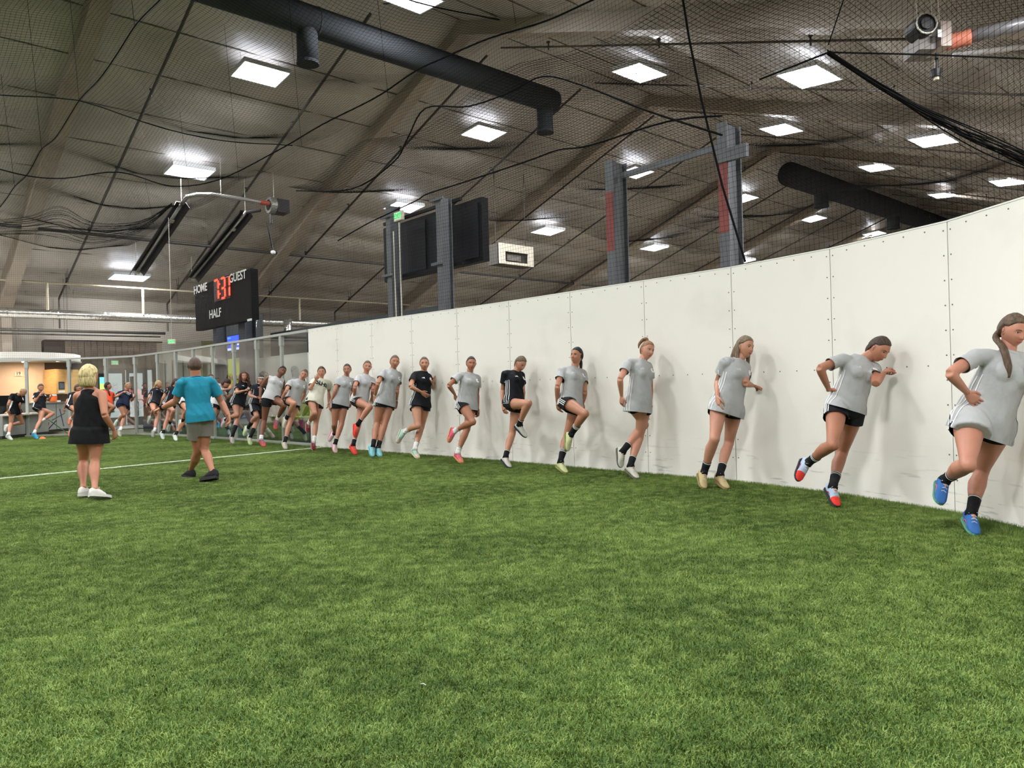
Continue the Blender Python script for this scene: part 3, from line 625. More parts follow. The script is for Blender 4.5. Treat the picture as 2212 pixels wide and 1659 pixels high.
# ================================================================== COLUMNS, BOARDS
M_COL = mat('column_grey', S2L(98, 100, 104), .55, .1, .12, 3.0); M_COLD = mat('column_dark', S2L(64, 68, 78), .55, .1, .1, 3.0); M_REDP = mat('red_primer', S2L(140, 66, 60), .6, 0, .2, 6)
def ibeam(name, label, u, w, z, m, red=None, wd=.24, dp=.30):
    o = thing(name, label, 'column', UW(u, w, 0)); c = UW(u, w, 0)
    for s in (-1, 1):
        mb = MB(); mb.box(c + U * s * dp / 2 + Z * z / 2, (.02, wd, z), (U, W, Z)); mb.build('flange', m, o)
    mb = MB(); mb.box(c + Z * z / 2, (dp, .02, z), (U, W, Z)); mb.build('web', m, o)
    if red:
        mb = MB(); mb.box(c - U * (dp / 2 + .012) + Z * (red[0] + red[1]) / 2, (.006, wd - .004, red[1] - red[0]), (U, W, Z)); mb.build('red_patch', M_REDP, o)
    return o
def zU(px, py, u): return onU(px, py, u).z
for (px, top, r0, r1, lab) in ((1334, 350, 410, 540, 'left steel column with a red painted patch behind the white wall'), (1580, 268, 345, 500, 'taller right steel column with a red painted patch behind the white wall')):
    p = onU(px, 500, 8.3); o = ibeam('steel_column', lab, 8.3, p.dot(W), zU(px, top, 8.3), M_COL, (zU(px, r1, 8.15), zU(px, r0, 8.15)), .14, .30)
p1, p2 = onU(1342, 380, 8.3), onU(1562, 312, 8.3); p2.z = p1.z
mb = MB(); mb.bar(p1, p2, .05, .08); b_ = tag(mb.build('cross_beam', M_COL), 'thin grey steel beam joining the two red-marked columns', 'beam')
mb = MB(); q = onU(1600, 336, 8.3); mb.bar(UW(8.15, q.dot(W) + .25, q.z), UW(8.15, q.dot(W) - .18, q.z), .06, .16); tag(mb.build('beam_stub', M_COL), 'short grey beam stub sticking out right of the taller red-marked column', 'beam')
for (px, top, lab) in ((850, 445, 'steel column carrying the left side of the video board'), (960, 427, 'steel column carrying the right side of the video board')):
    p = onU(px, 500, 8.6); ibeam('steel_column', lab, 8.6, p.dot(W), zU(px, top, 8.6), M_COL, None, .17, .24)
# video board, its back to us
UB = 8.95
tl, tr, bl_, br = onU(828, 488, UB), onU(1040, 432, UB), onU(831, 607, UB), onU(1040, 568, UB)
wl, wr = tl.dot(W), tr.dot(W); zt, zb = (tl.z + tr.z) / 2, (bl_.z + br.z) / 2
M_BLK = mat('board_black', S2L(9, 10, 13), .6, spec=.2); M_BLK2 = mat('board_back', S2L(22, 22, 27), .6, spec=.2)
vb = thing('video_board', 'large black display board seen from behind, fixed to two columns', 'display board', UW(UB, (wl + wr) / 2, zb))
mb = MB(); mb.box(UW(UB + .08, (wl + wr) / 2, (zt + zb) / 2), (.16, abs(wl - wr), zt - zb), (U, W, Z)); mb.build('cabinet', M_BLK, vb)
for k, (f0, f1) in enumerate(((.17, .47), (.55, .72), (.84, .97))):
    mb = MB(); mb.box(UW(UB - .008, wl + (wr - wl) * (f0 + f1) / 2, (zt + zb) / 2), (.016, abs(wl - wr) * (f1 - f0), (zt - zb) * .86), (U, W, Z)); mb.build('back_cover', M_BLK2, vb)
for zz in (zt + .02, zb - .0):
    mb = MB(); mb.bar(UW(8.78, wl - .3, zz), UW(8.78, wr + .4, zz), .05, .06); mb.build('mounting_rail', M_BLK2, vb)
    for px in (850, 960):
        w = onU(px, 500, 8.6).dot(W); mb = MB(); mb.bar(UW(8.42, w + .2, zz), UW(8.42, w - .22, zz), .03, .05); mb.build('clamp', M_COL, vb)
def exit_sign(c, ax, an, label, s=1.0, rod=None):
    o = thing('exit_sign', label, 'exit sign', c); mb = MB(); mb.box(c, (.34 * s, .06, .22 * s), (ax, an, Z)); mb.build('case', mat('sign_case', S2L(210, 205, 180), .5), o)
    mb = MB(); mb.box(c + an * .032, (.29 * s, .004, .17 * s), (ax, an, Z)); f = mb.build('face', mat('sign_face', S2L(205, 232, 205), .5, emit=.35), o)
    mb = MB(); put_text(mb, 'EXIT', .16 * s, c + an * .036, ax, Z, an, .004); mb.build('lettering', mat('exit_green', S2L(20, 190, 90), .5, emit=.9), f)
    if rod: mb = MB(); mb.tube([c + Z * .1 * s, c + Z * rod], .008, 5); mb.build('rod', M_GALV, o)
pe = onU(862, 467, 8.35); exit_sign(pe, -W, -U, 'green EXIT sign at the top left of the video board', .85)
mb = MB()
for a, c in (((850, 500), (856, 690)), ((862, 480), (868, 690))): mb.tube([onU(*a, 8.40), onU(c[0], c[1], 8.40)], .014, 6)
tag(mb.build('conduit', M_GALV), 'pair of bright conduits running down beside the left board column', 'conduit')
# white framed box on the far slope
wq = 20.0; cA, cB = onW(1078, 527, wq), onW(1152, 580, wq); u0, u1 = cA.dot(U), cB.dot(U); z1, z0 = cA.z + .05, cB.z + .05
pb_ = thing('projector_box', 'white framed box with a dark opening hanging below the far roof slope', 'box', UW((u0 + u1) / 2, wq, z0))
M_PBX = mat('box_white', S2L(222, 214, 196), .6); mb = MB(); wf, hf = u1 - u0, z1 - z0
for (a, b, c_, d_) in ((0, 1, .62, 1), (0, 1, 0, .12), (0, .16, .12, .62), (.84, 1, .12, .62)):
    mb.box(UW(u0 + wf * (a + b) / 2, wq, z0 + hf * (c_ + d_) / 2), (wf * (b - a), .06, hf * (d_ - c_)), (U, W, Z))
mb.build('front_frame', M_PBX, pb_)
mb = MB(); mb.box(UW((u0 + u1) / 2, wq + .35, (z0 + z1) / 2), (wf, .5, hf), (U, W, Z)); mb.build('case', mat('case_dark', S2L(70, 66, 60), .7), pb_)
mb = MB(); mb.box(UW(u0 + wf * .45, wq + .07, z0 + hf * .36), (wf * .4, .06, hf * .3), (U, W, Z)); mb.build('lens_block', mat('lens_grey', S2L(110, 105, 98), .5), pb_)
mb = MB()
for uu in (u0 + .1, u1 - .1): mb = MB(); mb.tube([UW(uu, wq + .3, z1), UW(uu, wq + .3, roof_z(wq) - .1)], .015, 5); mb.build('hanger', M_PIPE, pb_)
# --- scoreboard
US = 7.9
tl, tr, bl_, br = onU(420, 618, US), onU(541, 583, US), onU(424, 713, US), onU(544, 692, US)
wl, wr = (tl.dot(W) + bl_.dot(W)) / 2, (tr.dot(W) + br.dot(W)) / 2; zt, zb = (tl.z + tr.z) / 2, (bl_.z + br.z) / 2
sb = thing('scoreboard', 'black HOME and GUEST scoreboard with a red lit clock on two columns', 'scoreboard', UW(US, (wl + wr) / 2, zb))
mb = MB(); mb.box(UW(US + .1, (wl + wr) / 2, (zt + zb) / 2), (.2, wl - wr, zt - zb), (U, W, Z)); mb.build('cabinet', mat('score_black', S2L(9, 8, 9), .6, spec=.15), sb)
M_LET = mat('white_lettering', S2L(232, 232, 228), .5)
def fit(txt, x0, x1, yc0, yc1, h, m, name, bold=.006):
    a, b = onU(x0, yc0, US - .004), onU(x1, yc1, US - .004); wd = a.dot(W) - b.dot(W)
    vs, _ = text_mesh(txt, 1.0); tw = max(v.x for v in vs) - min(v.x for v in vs); th = max(v.y for v in vs) - min(v.y for v in vs); size = h / th
    mb = MB(); put_text(mb, txt, size, UW(US - .006, (a.dot(W) + b.dot(W)) / 2, (a.z + b.z) / 2), -W, Z, -U, bold, wd / (tw * size)); return mb.build(name, m, sb)
fit('HOME', 419, 447, 627, 621, .235, M_LET, 'lettering'); fit('GUEST', 495.5, 531.5, 603, 592.5, .235, M_LET, 'lettering'); fit('HALF', 452.5, 477.5, 680.5, 675, .235, M_LET, 'lettering')
mb = MB(); a, b = onU(476, 602.5, US - .003), onU(497, 596.5, US - .003); 
for k in range(10): p = a + (b - a) * (k / 9); mb.box(p, (.02, .045, .012), (U, W, Z))
mb.build('small_print', M_LET, sb)['kind'] = 'stuff'
M_DIG = mat('red_led', (1.0, 0.035, 0.015), .5, emit=4.5); M_DIGB = mat('digit_window', S2L(60, 6, 8), .3)
xa, xb = onU(463, 627, US - .004), onU(497, 622, US - .004); wA, wB = xa.dot(W), xb.dot(W); zc = (xa.z + xb.z) / 2 + .02; dh = .56
mb = MB(); mb.box(UW(US - .004, (wA + wB) / 2, zc), (.008, wA - wB + .06, dh + .1), (U, W, Z)); mb.build('digit_window', M_DIGB, sb)
def digit(w0_, wd, segs):
    mb = MB(); h2 = dh / 2; t = .055; P = lambda x, y: UW(US - .012, w0_ - x * wd, zc + y * h2)
    S = {'a': ((0, 1), (1, 1)), 'b': ((1, 1), (1, 0)), 'c': ((1, 0), (1, -1)), 'd': ((0, -1), (1, -1)), 'e': ((0, 0), (0, -1)), 'f': ((0, 1), (0, 0)), 'g': ((0, 0), (1, 0))}
    for s in segs:
        (x0, y0), (x1, y1) = S[s]; a, b = P(x0, y0), P(x1, y1); d = (b - a).normalized(); mb.bar(a + d * .035, b - d * .035, .012, t * (1.5 if abs(d.z) > .5 else 1), up=U if abs(d.z) > .5 else Z) if abs(d.z) < .5 else mb.box((a + b) / 2, (.012, .085, (b - a).length - .05), (U, W, Z))
    mb.build('digit', M_DIG, sb)
tw = wA - wB; digit(wA - .02, tw * .26, 'abc'); digit(wA - tw * .46, tw * .24, 'abgcd'); digit(wA - tw * .9, tw * .08, 'bc')
mb = MB(); 
for s in (-.14, .14): mb.box(UW(US - .012, wA - tw * .37, zc + s), (.012, .07, .05), (U, W, Z))
mb.build('colon', M_DIG, sb)
mb = MB(); q = onU(539, 691, US - .01); mb.box(q, (.01, .28, .06), (U, W, Z)); mb.build('maker_plate', M_LET, sb)
for px, wd, lab in ((475, .36, 'left dark grey column under the scoreboard'), (534, .62, 'wide dark grey column under the right of the scoreboard')):
    p = onU(px, 700, 8.4); ibeam('steel_column', lab, 8.4, p.dot(W), zb + .5, M_COLD, None, wd * .75, .3)
rl = bpy.data.lights.new('scoreboard_glow', 'AREA'); rl.energy = 3; rl.color = (1, .08, .04); rl.size = .5
# ================================================================== LOBBY BEHIND THE PANES
WB = 31.0
def boxUW(name, m, u0, u1, w0, w1, z0, z1, parent=None):
    mb = MB(); mb.box(UW((u0 + u1) / 2, (w0 + w1) / 2, (z0 + z1) / 2), (abs(u1 - u0), abs(w1 - w0), abs(z1 - z0)), (U, W, Z)); return mb.build(name, m, parent)
uof = lambda px, py, w=WB: onW(px, py, w).dot(U)
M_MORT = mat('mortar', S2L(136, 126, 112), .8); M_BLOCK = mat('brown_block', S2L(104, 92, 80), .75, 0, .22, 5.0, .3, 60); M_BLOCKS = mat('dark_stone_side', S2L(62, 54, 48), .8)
uL, uR = uof(140, 740), uof(342, 745); BH = 3.2
dl, dr = uof(226, 870), uof(338, 870)      # door opening
wall_lobby = tag(link('wall_lobby', None), kind='structure')
boxUW('core', M_MORT, uL, dl, WB + .02, WB + .5, 0, 2.18, wall_lobby); boxUW('core', M_MORT, dr, uR + .15, WB + .02, WB + .5, 0, 2.18, wall_lobby); boxUW('core', M_MORT, uL, uR + .15, WB + .02, WB + .5, 2.18, BH, wall_lobby)
bm_ = MB(); bm_.box((0, 0, 0), (.197, .03, .197)); blk = bm_.mesh('block'); blk.materials.append(M_BLOCK); n = 0
rotU = math.atan2(U.y, U.x)
for j in range(16):
    k = 0
    while uL + (k + 1) * .21 < uR + .15:
        u = uL + (k + .5) * .21; z = .1 + j * .2; k += 1
        if z + .1 > BH + .02: continue
        if dl - .09 < u < dr + .09 and z < 2.22: continue
        if u < uL + .3 and z < 1.0: continue
        o = link('block', blk, wall_lobby, UW(u, WB + .01 + random.uniform(0, .006), z)); o.rotation_euler.z = rotU; n += 1
print('blocks', n)
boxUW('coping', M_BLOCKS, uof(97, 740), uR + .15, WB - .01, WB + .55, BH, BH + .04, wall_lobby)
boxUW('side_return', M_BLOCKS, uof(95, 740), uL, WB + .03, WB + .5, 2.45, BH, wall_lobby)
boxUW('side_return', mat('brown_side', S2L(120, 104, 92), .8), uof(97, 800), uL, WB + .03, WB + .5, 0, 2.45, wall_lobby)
# grey painted wall to the right of the block wall
M_GWALL = mat('grey_paint', S2L(150, 148, 138), .6); M_OLIVE = mat('olive_paint', S2L(104, 100, 62), .6)
gw = tag(link('wall_grey', None), kind='structure'); uG = uof(438, 800)
boxUW('painted_panel', M_GWALL, uR + .15, uG, WB, WB + .1, 0, 2.7, gw); boxUW('painted_panel', M_OLIVE, uG, uG + 1.9, WB, WB + .1, 0, 3.3, gw)
for x in (356, 372, 395, 418): u = uof(x, 820); boxUW('panel_joint', M_BLOCKS, u, u + .035, WB - .02, WB, 0, 2.5, gw)
# doors
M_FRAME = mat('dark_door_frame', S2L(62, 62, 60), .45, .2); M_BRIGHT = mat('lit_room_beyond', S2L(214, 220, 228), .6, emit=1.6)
dtop = 2.12
def door(i, u0, u1):
    o = tag(link('door_%d' % i, None, None, UW(u0, WB, 0)), kind='structure'); s = .10
    for a, b, c, d in ((u0, u1, dtop - .12, dtop), (u0, u1, 0, .32), (u0, u0 + s, .32, dtop - .12), (u1 - s, u1, .32, dtop - .12)): boxUW('frame_rail', M_FRAME, a, b, WB - .02, WB + .05, c, d, o)
    boxUW('glass_pane', GLASS, u0 + s, u1 - s, WB + .0, WB + .012, .32, dtop - .12, o)
    boxUW('push_bar', M_GALV, u0 + s, u1 - s, WB - .07, WB - .04, .95, 1.0, o); return o
du = (dr - dl)
door(1, dl + .05, dl + du * .40); door(2, dl + du * .42, dl + du * .80)
sl_ = tag(link('window_1', None, None, UW(dl + du * .82, WB, 0)), kind='structure')
boxUW('window_frame', M_FRAME, dl + du * .80, dl + du * .83, WB - .02, WB + .05, 0, dtop, sl_); boxUW('window_frame', M_FRAME, dr - .1, dr, WB - .02, WB + .05, 0, dtop, sl_); boxUW('window_frame', M_FRAME, dl, dr, WB - .02, WB + .05, dtop, dtop + .08, sl_); boxUW('glass_pane', GLASS, dl + du * .83, dr - .1, WB, WB + .012, .02, dtop, sl_)
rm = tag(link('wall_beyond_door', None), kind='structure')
boxUW('glowing_wall', M_BRIGHT, dl - .2, dr + .2, WB + .95, WB + 1.0, 0, 2.3, rm)  # wall glows by its material in place of lamps in that room
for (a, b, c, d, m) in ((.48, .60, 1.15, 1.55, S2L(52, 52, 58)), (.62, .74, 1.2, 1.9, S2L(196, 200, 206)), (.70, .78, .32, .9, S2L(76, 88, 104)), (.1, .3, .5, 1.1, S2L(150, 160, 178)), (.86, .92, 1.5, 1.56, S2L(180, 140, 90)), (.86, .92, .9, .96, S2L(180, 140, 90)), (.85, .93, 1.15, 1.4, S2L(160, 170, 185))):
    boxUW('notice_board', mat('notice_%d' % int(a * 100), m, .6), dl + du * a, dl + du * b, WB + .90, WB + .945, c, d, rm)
boxUW('entrance_mat', mat('shiny_mat', S2L(150, 152, 156), .25), dl - .6, dr - .2, WB - 2.6, WB - .1, -.018, -.008, rm)
# glowing poster left of door, exit sign
q = onW(219, 824, WB - .02); o = thing('wall_screen', 'small blue and green lit screen on the block wall left of the doors', 'screen', q)
boxUW('case', M_BLK, uof(213, 810), uof(228, 810), WB - .06, WB, 1.32, 2.0, o); boxUW('picture', mat('screen_cyan', S2L(120, 205, 225), .4, emit=.8), uof(214, 820), uof(227, 820), WB - .066, WB - .06, 1.62, 1.86, o); boxUW('picture', mat('screen_lime', S2L(200, 225, 120), .4, emit=.7), uof(214, 820), uof(227, 820), WB - .066, WB - .06, 1.40, 1.62, o)
exit_sign(onW(247.5, 783.5, WB - .1), U, -W, 'green EXIT sign on the block wall above the glass doors', .72)
exit_sign(D(371, 738, 21.5), _r0, Vector((0, -1, 0)), 'greenish EXIT sign hanging on a long rod left of the scoreboard columns', .62, 3.6)
# security light on block wall
q = onW(161, 782, WB - .1); o = thing('emergency_light', 'twin white emergency lamps on the block wall beside the wooden cabinet', 'lamp', q)
mb = MB(); mb.box(q, (.22, .08, .08), (U, W, Z)); mb.build('case', M_FIX, o)
for s in (-1, 1): mb = MB(); mb.ell(q + U * s * .09 - W * .08, (.06, .06, .06)); mb.build('lamp_head', M_FIX, o, smooth=True)
# reception: pink wall, counter, desk, cabinet, canopy
M_PINK = mat('peach_wall', S2L(226, 196, 172), .6); pw = tag(link('wall_reception', None), kind='structure')
boxUW('painted_wall', M_PINK, 2.6, uof(97, 840, 30.7), 30.7, 30.8, 0, 2.62, pw)
q0, q1 = onW(31, 803, 30.69), onW(48, 813, 30.69)
sg = thing('number_sign', 'small pale sign with the number 19 on the peach reception wall', 'sign', (q0 + q1) / 2)
boxUW('plate', mat('sign_paper', S2L(240, 214, 196), .6), q0.dot(U), q1.dot(U), 30.67, 30.69, q1.z, q0.z, sg)
mb = MB(); put_text(mb, '19', .14, UW((q0.dot(U) + q1.dot(U)) / 2, 30.665, (q0.z * .62 + q1.z * .38)), U, Z, -W, .004); mb.build('lettering', mat('sign_ink', S2L(96, 66, 56), .6), sg)
boxUW('underline', mat('sign_ink', S2L(96, 66, 56), .6), q0.dot(U) + .04, q1.dot(U) - .03, 30.662, 30.668, q1.z + .02, q1.z + .03, sg)
M_GREY = mat('counter_grey', S2L(150, 151, 146), .55, 0, .08, 2.0); M_KICK = mat('kick_dark', S2L(46, 44, 42), .7); M_TOPG = mat('counter_top', S2L(120, 118, 112), .35)
def facing_box(name, pa, pb, depth, z0, z1, m, parent=None, fwd=0.0):
    a, b = Vector((pa.x, pa.y, 0)), Vector((pb.x, pb.y, 0)); d = (b - a).normalized(); n = d.cross(Z); n = n if n.y < 0 else -n
    c = (a + b) / 2 - n * (depth / 2 - fwd); mb = MB(); mb.box(c + Z * (z0 + z1) / 2, ((b - a).length, depth, z1 - z0), (d, n, Z)); return mb.build(name, m, parent)
pa, pb = G(64, 939.5), G(150, 931)
ct = thing('reception_counter', 'tall grey reception counter with a dark kick base', 'counter', (pa + pb) / 2)
facing_box('front_panel', pa, pb, .6, .1, .96, M_GREY, ct); facing_box('kick_base', pa, pb, .55, 0, .1, M_KICK, ct, -.03); facing_box('counter_top', pa, pb, .7, .96, 1.0, M_TOPG, ct, .05)
for t in (.33, .66): c_ = pa.lerp(pb, t); facing_box('panel_joint', c_, c_ + (pb - pa).normalized() * .015, .01, .1, .96, M_KICK, ct, .005)
pa2, pb2 = G(-40, 951), G(63, 940)
dk = thing('reception_desk', 'lower grey reception desk left of the tall counter', 'desk', (pa2 + pb2) / 2)
facing_box('front_panel', pa2, pb2, .6, .1, .66, M_GREY, dk); facing_box('kick_base', pa2, pb2, .55, 0, .1, M_KICK, dk, -.03); facing_box('desk_top', pa2, pb2, .8, .66, .70, mat('desk_top_pale', S2L(206, 198, 188), .4), dk, .03)
def mon(p, s, label, side=0):
    o = thing('monitor', label, 'monitor', p); mb = MB(); a = Matrix.Rotation(R(side), 3, 'Z'); ax = (a @ Vector((1, 0, 0)), a @ Vector((0, 1, 0)), Z); mb.box(p + Z * .33 * s, (.5 * s, .04, .32 * s), ax); mb.build('screen_case', M_BLK, o)
    mb = MB(); mb.box(p + Z * .08 * s, (.05, .04, .16 * s), ax); mb.box(p + Z * .01, (.22, .16, .02), ax); mb.build('stand', M_BLK, o)
mon(D(18, 889, 22.6), 1.0, 'black monitor on the desk behind the leftmost player', 10); mon(D(46, 889, 23.4), 1.15, 'black monitor on the desk right of the leftmost player', -20)
mb = MB(); c = D(58, 885, 23.4); mb.box(c, (.26, .2, .12)); tag(mb.build('desk_printer', M_BLK), 'small black machine on the desk beside the tall counter', 'machine')
# office chair
c = G(4, 962); c = Vector((c.x - .1, 22.8, 0)); o = thing('office_chair', 'dark mesh office chair at the left edge behind the glass', 'chair', c)
mb = MB(); bp_ = D(2, 876, 22.8)
mb.rings([[bp_ + Vector((math.cos(a * .3927) * rx, dy, math.sin(a * .3927) * rz)) for a in range(16)] for rx, rz, dy in ((.13, .22, -.02), (.19, .28, 0), (.17, .26, .05))]); mb.build('backrest', mat('mesh_dark', S2L(58, 56, 60), .7), o, smooth=True)
mb = MB(); mb.ell(Vector((bp_.x, 22.6, .5)), (.25, .25, .05)); mb.build('seat', mat('mesh_dark', S2L(58, 56, 60), .7), o, smooth=True); mb = MB(); mb.tube([(bp_.x, 22.6, .48), (bp_.x, 22.6, .1)], .03, 8); mb.build('gas_post', M_BLK, o)
for k in range(5): mb = MB(); a = k * 1.2566; mb.tube([(bp_.x, 22.6, .12), (bp_.x + .28 * math.cos(a), 22.6 + .28 * math.sin(a), .05)], .02, 6); mb.build('leg', M_BLK, o)
# wooden cabinet over the counter
M_WOOD = mat('maple_wood', S2L(214, 172, 112), .5, 0, .18, 1.5, stretch=(2, 2, 14)); q = [D(94, 798, 26.2), D(120, 797, 25.6), D(142, 798, 26.3)]
zt_, zb_ = D(120, 797, 25.6).z, D(120, 851, 25.6).z
o = thing('wooden_cabinet', 'maple cabinet with a dark notice, hanging over the counter', 'cabinet', Vector((q[1].x, q[1].y, zb_)))
back = [Vector((q[0].x + .1, 27.0, 0)), Vector((q[2].x + .05, 27.0, 0))]
mb = MB(); mb.prism([(q[0].x, q[0].y), (q[1].x, q[1].y), (q[2].x, q[2].y), (back[1].x, back[1].y), (back[0].x, back[0].y)], zb_, zt_); mb.build('body', M_WOOD, o)
d1 = (q[2] - q[1]); d1.z = 0; d1.normalize(); n1 = Vector((d1.y, -d1.x, 0)); L1 = (Vector((q[2].x, q[2].y, 0)) - Vector((q[1].x, q[1].y, 0))).length
mb = MB(); b0 = Vector((q[1].x, q[1].y, 0)) + d1 * L1 * .52 + n1 * .008; hh = zt_ - zb_
mb.box(b0 + Z * (zb_ + hh * .34), (L1 * .56, .012, hh * .30), (d1, n1, Z)); nt_ = mb.build('notice', mat('notice_navy', S2L(44, 56, 76), .6), o)
mb = MB()
for k in range(4): mb.box(b0 + n1 * .008 + Z * (zb_ + hh * (.24 + .055 * k)), (L1 * .42, .003, .014), (d1, n1, Z))
mb.build('notice_lines', mat('notice_text', S2L(150, 170, 190), .6), nt_)['kind'] = 'stuff'
mb = MB(); mb.box(b0 + Z * (zb_ + hh * .09), (L1 * .6, .012, hh * .09), (d1, n1, Z)); mb.build('white_label', M_FIX, o)
# orange cooler
c = D(115.5, 870, 24.9); zc_ = 1.0; c.z = zc_; o = thing('drink_cooler', 'orange drink cooler with a white lid on the counter', 'cooler', c)
mb = MB(); mb.tube([c, c + Z * .03, c + Z * .18, c + Z * .20], [.10, .11, .115, .11], 16); mb.build('barrel', mat('cooler_orange', S2L(240, 112, 50), .45), o, smooth=True); mb = MB(); mb.tube([c + Z * .20, c + Z * .25], [.118, .09], 16); mb.build('lid', M_FIX, o, smooth=True)
for px, lab in ((104, 'white cup standing left of the orange cooler'), (127, 'small white box standing right of the orange cooler'), (69, 'white paper stack at the left end of the tall counter')):
    c = D(px, 870, 24.8); c.z = 1.0; mb = MB(); mb.tube([c, c + Z * .05], [.04, .05] if px == 104 else [.07, .065], 10 if px == 104 else 4); tag(mb.build('counter_item', M_FIX), lab, 'item')
# canopy with downlights
top = [D(-60, 765, 22.5), D(0, 765, 22.8), D(60, 765, 23.2), D(120, 766, 24.0), D(160, 768, 25.0), D(174, 770, 26.0)]
poly = [(p.x, p.y) for p in top] + [(-16.3, 27.7), (-17.6, 28.2), (-23.5, 23.4)]
cn = thing('canopy', 'curved white ceiling canopy with downlights above the reception counter', 'canopy', (poly[2][0], poly[2][1], 2.36))
mb = MB(); mb.prism(poly, 2.40, 2.60); mb.build('slab', mat('canopy_white', S2L(232, 228, 220), .5), cn)
mb = MB(); mb.tube([(p[0], p[1], 2.35) for p in poly[:6]], .035, 8); mb.build('front_rail', M_RAIL, cn)
for i, (px, y) in enumerate(((40, 23.6), (54, 25.2), (128, 25.2), (14, 26.5), (90, 27.0))):
    c = D(px, 776, y); c.z = 2.395; mb = MB(); mb.tube([c - Z * .03, c], .10, 14); mb.build('downlight', mat('downlight', (1, .93, .84), .5, emit=7), cn)
    l = bpy.data.lights.new('downlight_lamp', 'AREA'); l.shape = 'DISK'; l.size = .18; l.energy = 40; l.color = (1, .78, .58); lo = bpy.data.objects.new('downlight_lamp', l); COL.objects.link(lo); lo.location = c - Z * .05
# folding stands behind the glass
def stand(pts, label, cols):
    o = thing('agility_frame', label, 'training frame', pts[0][0])
    for (a, b), cl in zip(pts, cols): mb = MB(); mb.tube([a, b], .016, 6); mb.build('tube', mat('tube_' + cl[0], cl[1], .45), o)
blue, red, grn, gry = ('blue', S2L(52, 62, 110)), ('red', S2L(176, 66, 56)), ('green', S2L(58, 110, 72)), ('grey', S2L(112, 118, 120))
Y1 = 23.4
stand([(D(100, 903, Y1), D(146, 936, Y1)), (D(122, 908, Y1), D(99, 933, Y1)), (D(106, 912, Y1), D(101, 936, Y1)), (D(140, 892, Y1), D(112, 908, Y1)), (D(129, 883, Y1), D(138, 921, Y1))], 'crossed red, blue and green tubes standing behind the glass by the counter', [grn, blue, red, gry, blue])
stand([(D(28, 918, 22.9), D(47, 945, 22.9)), (D(30, 921, 22.9), D(55, 921, 22.9)), (D(-4, 933, 22.9), D(12, 921, 22.9)), (D(-6, 921, 22.9), D(8, 922, 22.9)), (D(0, 897, 22.9), D(14, 894, 22.9))], 'crossed coloured tubes standing behind the glass at the left edge', [blue, gry, blue, red, red])
mb = MB(); c = G(91.5, 948.5); mb.tube([c, c + Z * .012, c + Z * .065], [.10, .09, .035], 14); tag(mb.build('training_cone', mat('cone_orange', S2L(238, 116, 58), .5), smooth=True), 'small flat orange cone on the turf beside blue shoes', 'cone')
# --- right hand part of the lobby, seen through the panes and over the rail
UR2 = 11.6
M_WW = mat('white_lobby_wall', S2L(196, 198, 192), .6); M_DK = mat('dark_void', S2L(38, 44, 46), .7)
wr_ = lambda px, py, u=UR2: onU(px, py, u).dot(W)
ww = tag(link('wall_lobby_right', None), kind='structure')
wa, wb = wr_(556, 800), wr_(700, 800); zt_ = onU(612, 767, UR2).z
mb = MB(); mb.box(UW(UR2 + .05, (wa + wb) / 2 - 2, zt_ / 2), (.1, wa - wb + 4, zt_), (U, W, Z)); mb.build('white_panel', M_WW, ww)
mb = MB(); mb.box(UW(UR2 + .6, (wa + wb) / 2 - 3, 1.9), (.1, wa - wb + 6, 3.0), (U, W, Z)); mb.build('dark_void_sheet', M_DK, ww)  # sheet whose dark colour stands in for the dim opening above the wall
mb = MB(); a, b = wr_(561, 796), wr_(602, 796); mb.box(UW(UR2 - .02, (a + b) / 2, 1.22), (.03, a - b, .62), (U, W, Z)); mb.build('grey_hatch', mat('hatch_grey', S2L(112, 110, 106), .6), ww)
mb = MB(); a = wr_(575, 785); mb.box(UW(UR2 - .02, a, 1.72), (.03, .09, .13), (U, W, Z)); mb.build('switch_plate', mat('plate', S2L(150, 150, 146), .5), ww)
# lime panels between columns
mb = MB(); a, b = wr_(483, 780, 11.0), wr_(524, 780, 11.0); 
M_LIME = mat('lime_paint', S2L(176, 190, 60), .6)
lp = tag(link('wall_lime', None), kind='structure')
mb.box(UW(11.0, (a + b) / 2, 1.9), (.1, a - b, 1.1), (U, W, Z)); mb.build('lime_panel', M_LIME, lp)
mb = MB(); mb.box(UW(11.1, (a + b) / 2 + .6, .8), (.1, a - b + 2.4, 1.6), (U, W, Z)); mb.build('grey_panel', mat('dado_grey', S2L(84, 82, 78), .7), lp)
mb = MB(); mb.box(UW(11.3, (a + b) / 2 + .2, 3.2), (.1, a - b + 2.6, 1.6), (U, W, Z)); mb.build('dark_void_sheet', M_DK, lp)
# TV
ut = 10.6; a, b = onU(482.5, 727, ut), onU(520, 735, ut); c_ = onU(500, 742, ut)
tv = thing('television', 'wall television showing a blue sports broadcast between the columns', 'television', c_)
wA, wB = a.dot(W), b.dot(W); zt_, zb_ = onU(500, 726, ut).z, onU(500, 762, ut).z
mb = MB(); mb.box(UW(ut + .04, (wA + wB) / 2, (zt_ + zb_) / 2), (.07, wA - wB + .1, zt_ - zb_ + .05), (U, W, Z)); mb.build('case', M_BLK, tv)
def tvr(f0, f1, g0, g1, col, e):
    mb = MB(); mb.box(UW(ut - .002 - g0 * .001, wA + (wB - wA) * (f0 + f1) / 2, zt_ + (zb_ - zt_) * (g0 + g1) / 2), (.006, (wA - wB) * (f1 - f0), (zt_ - zb_) * (g1 - g0)), (U, W, Z)); mb.build('picture', mat('tv_%d_%d' % (int(f0 * 100), int(g0 * 100)), col, .4, emit=e), tv)
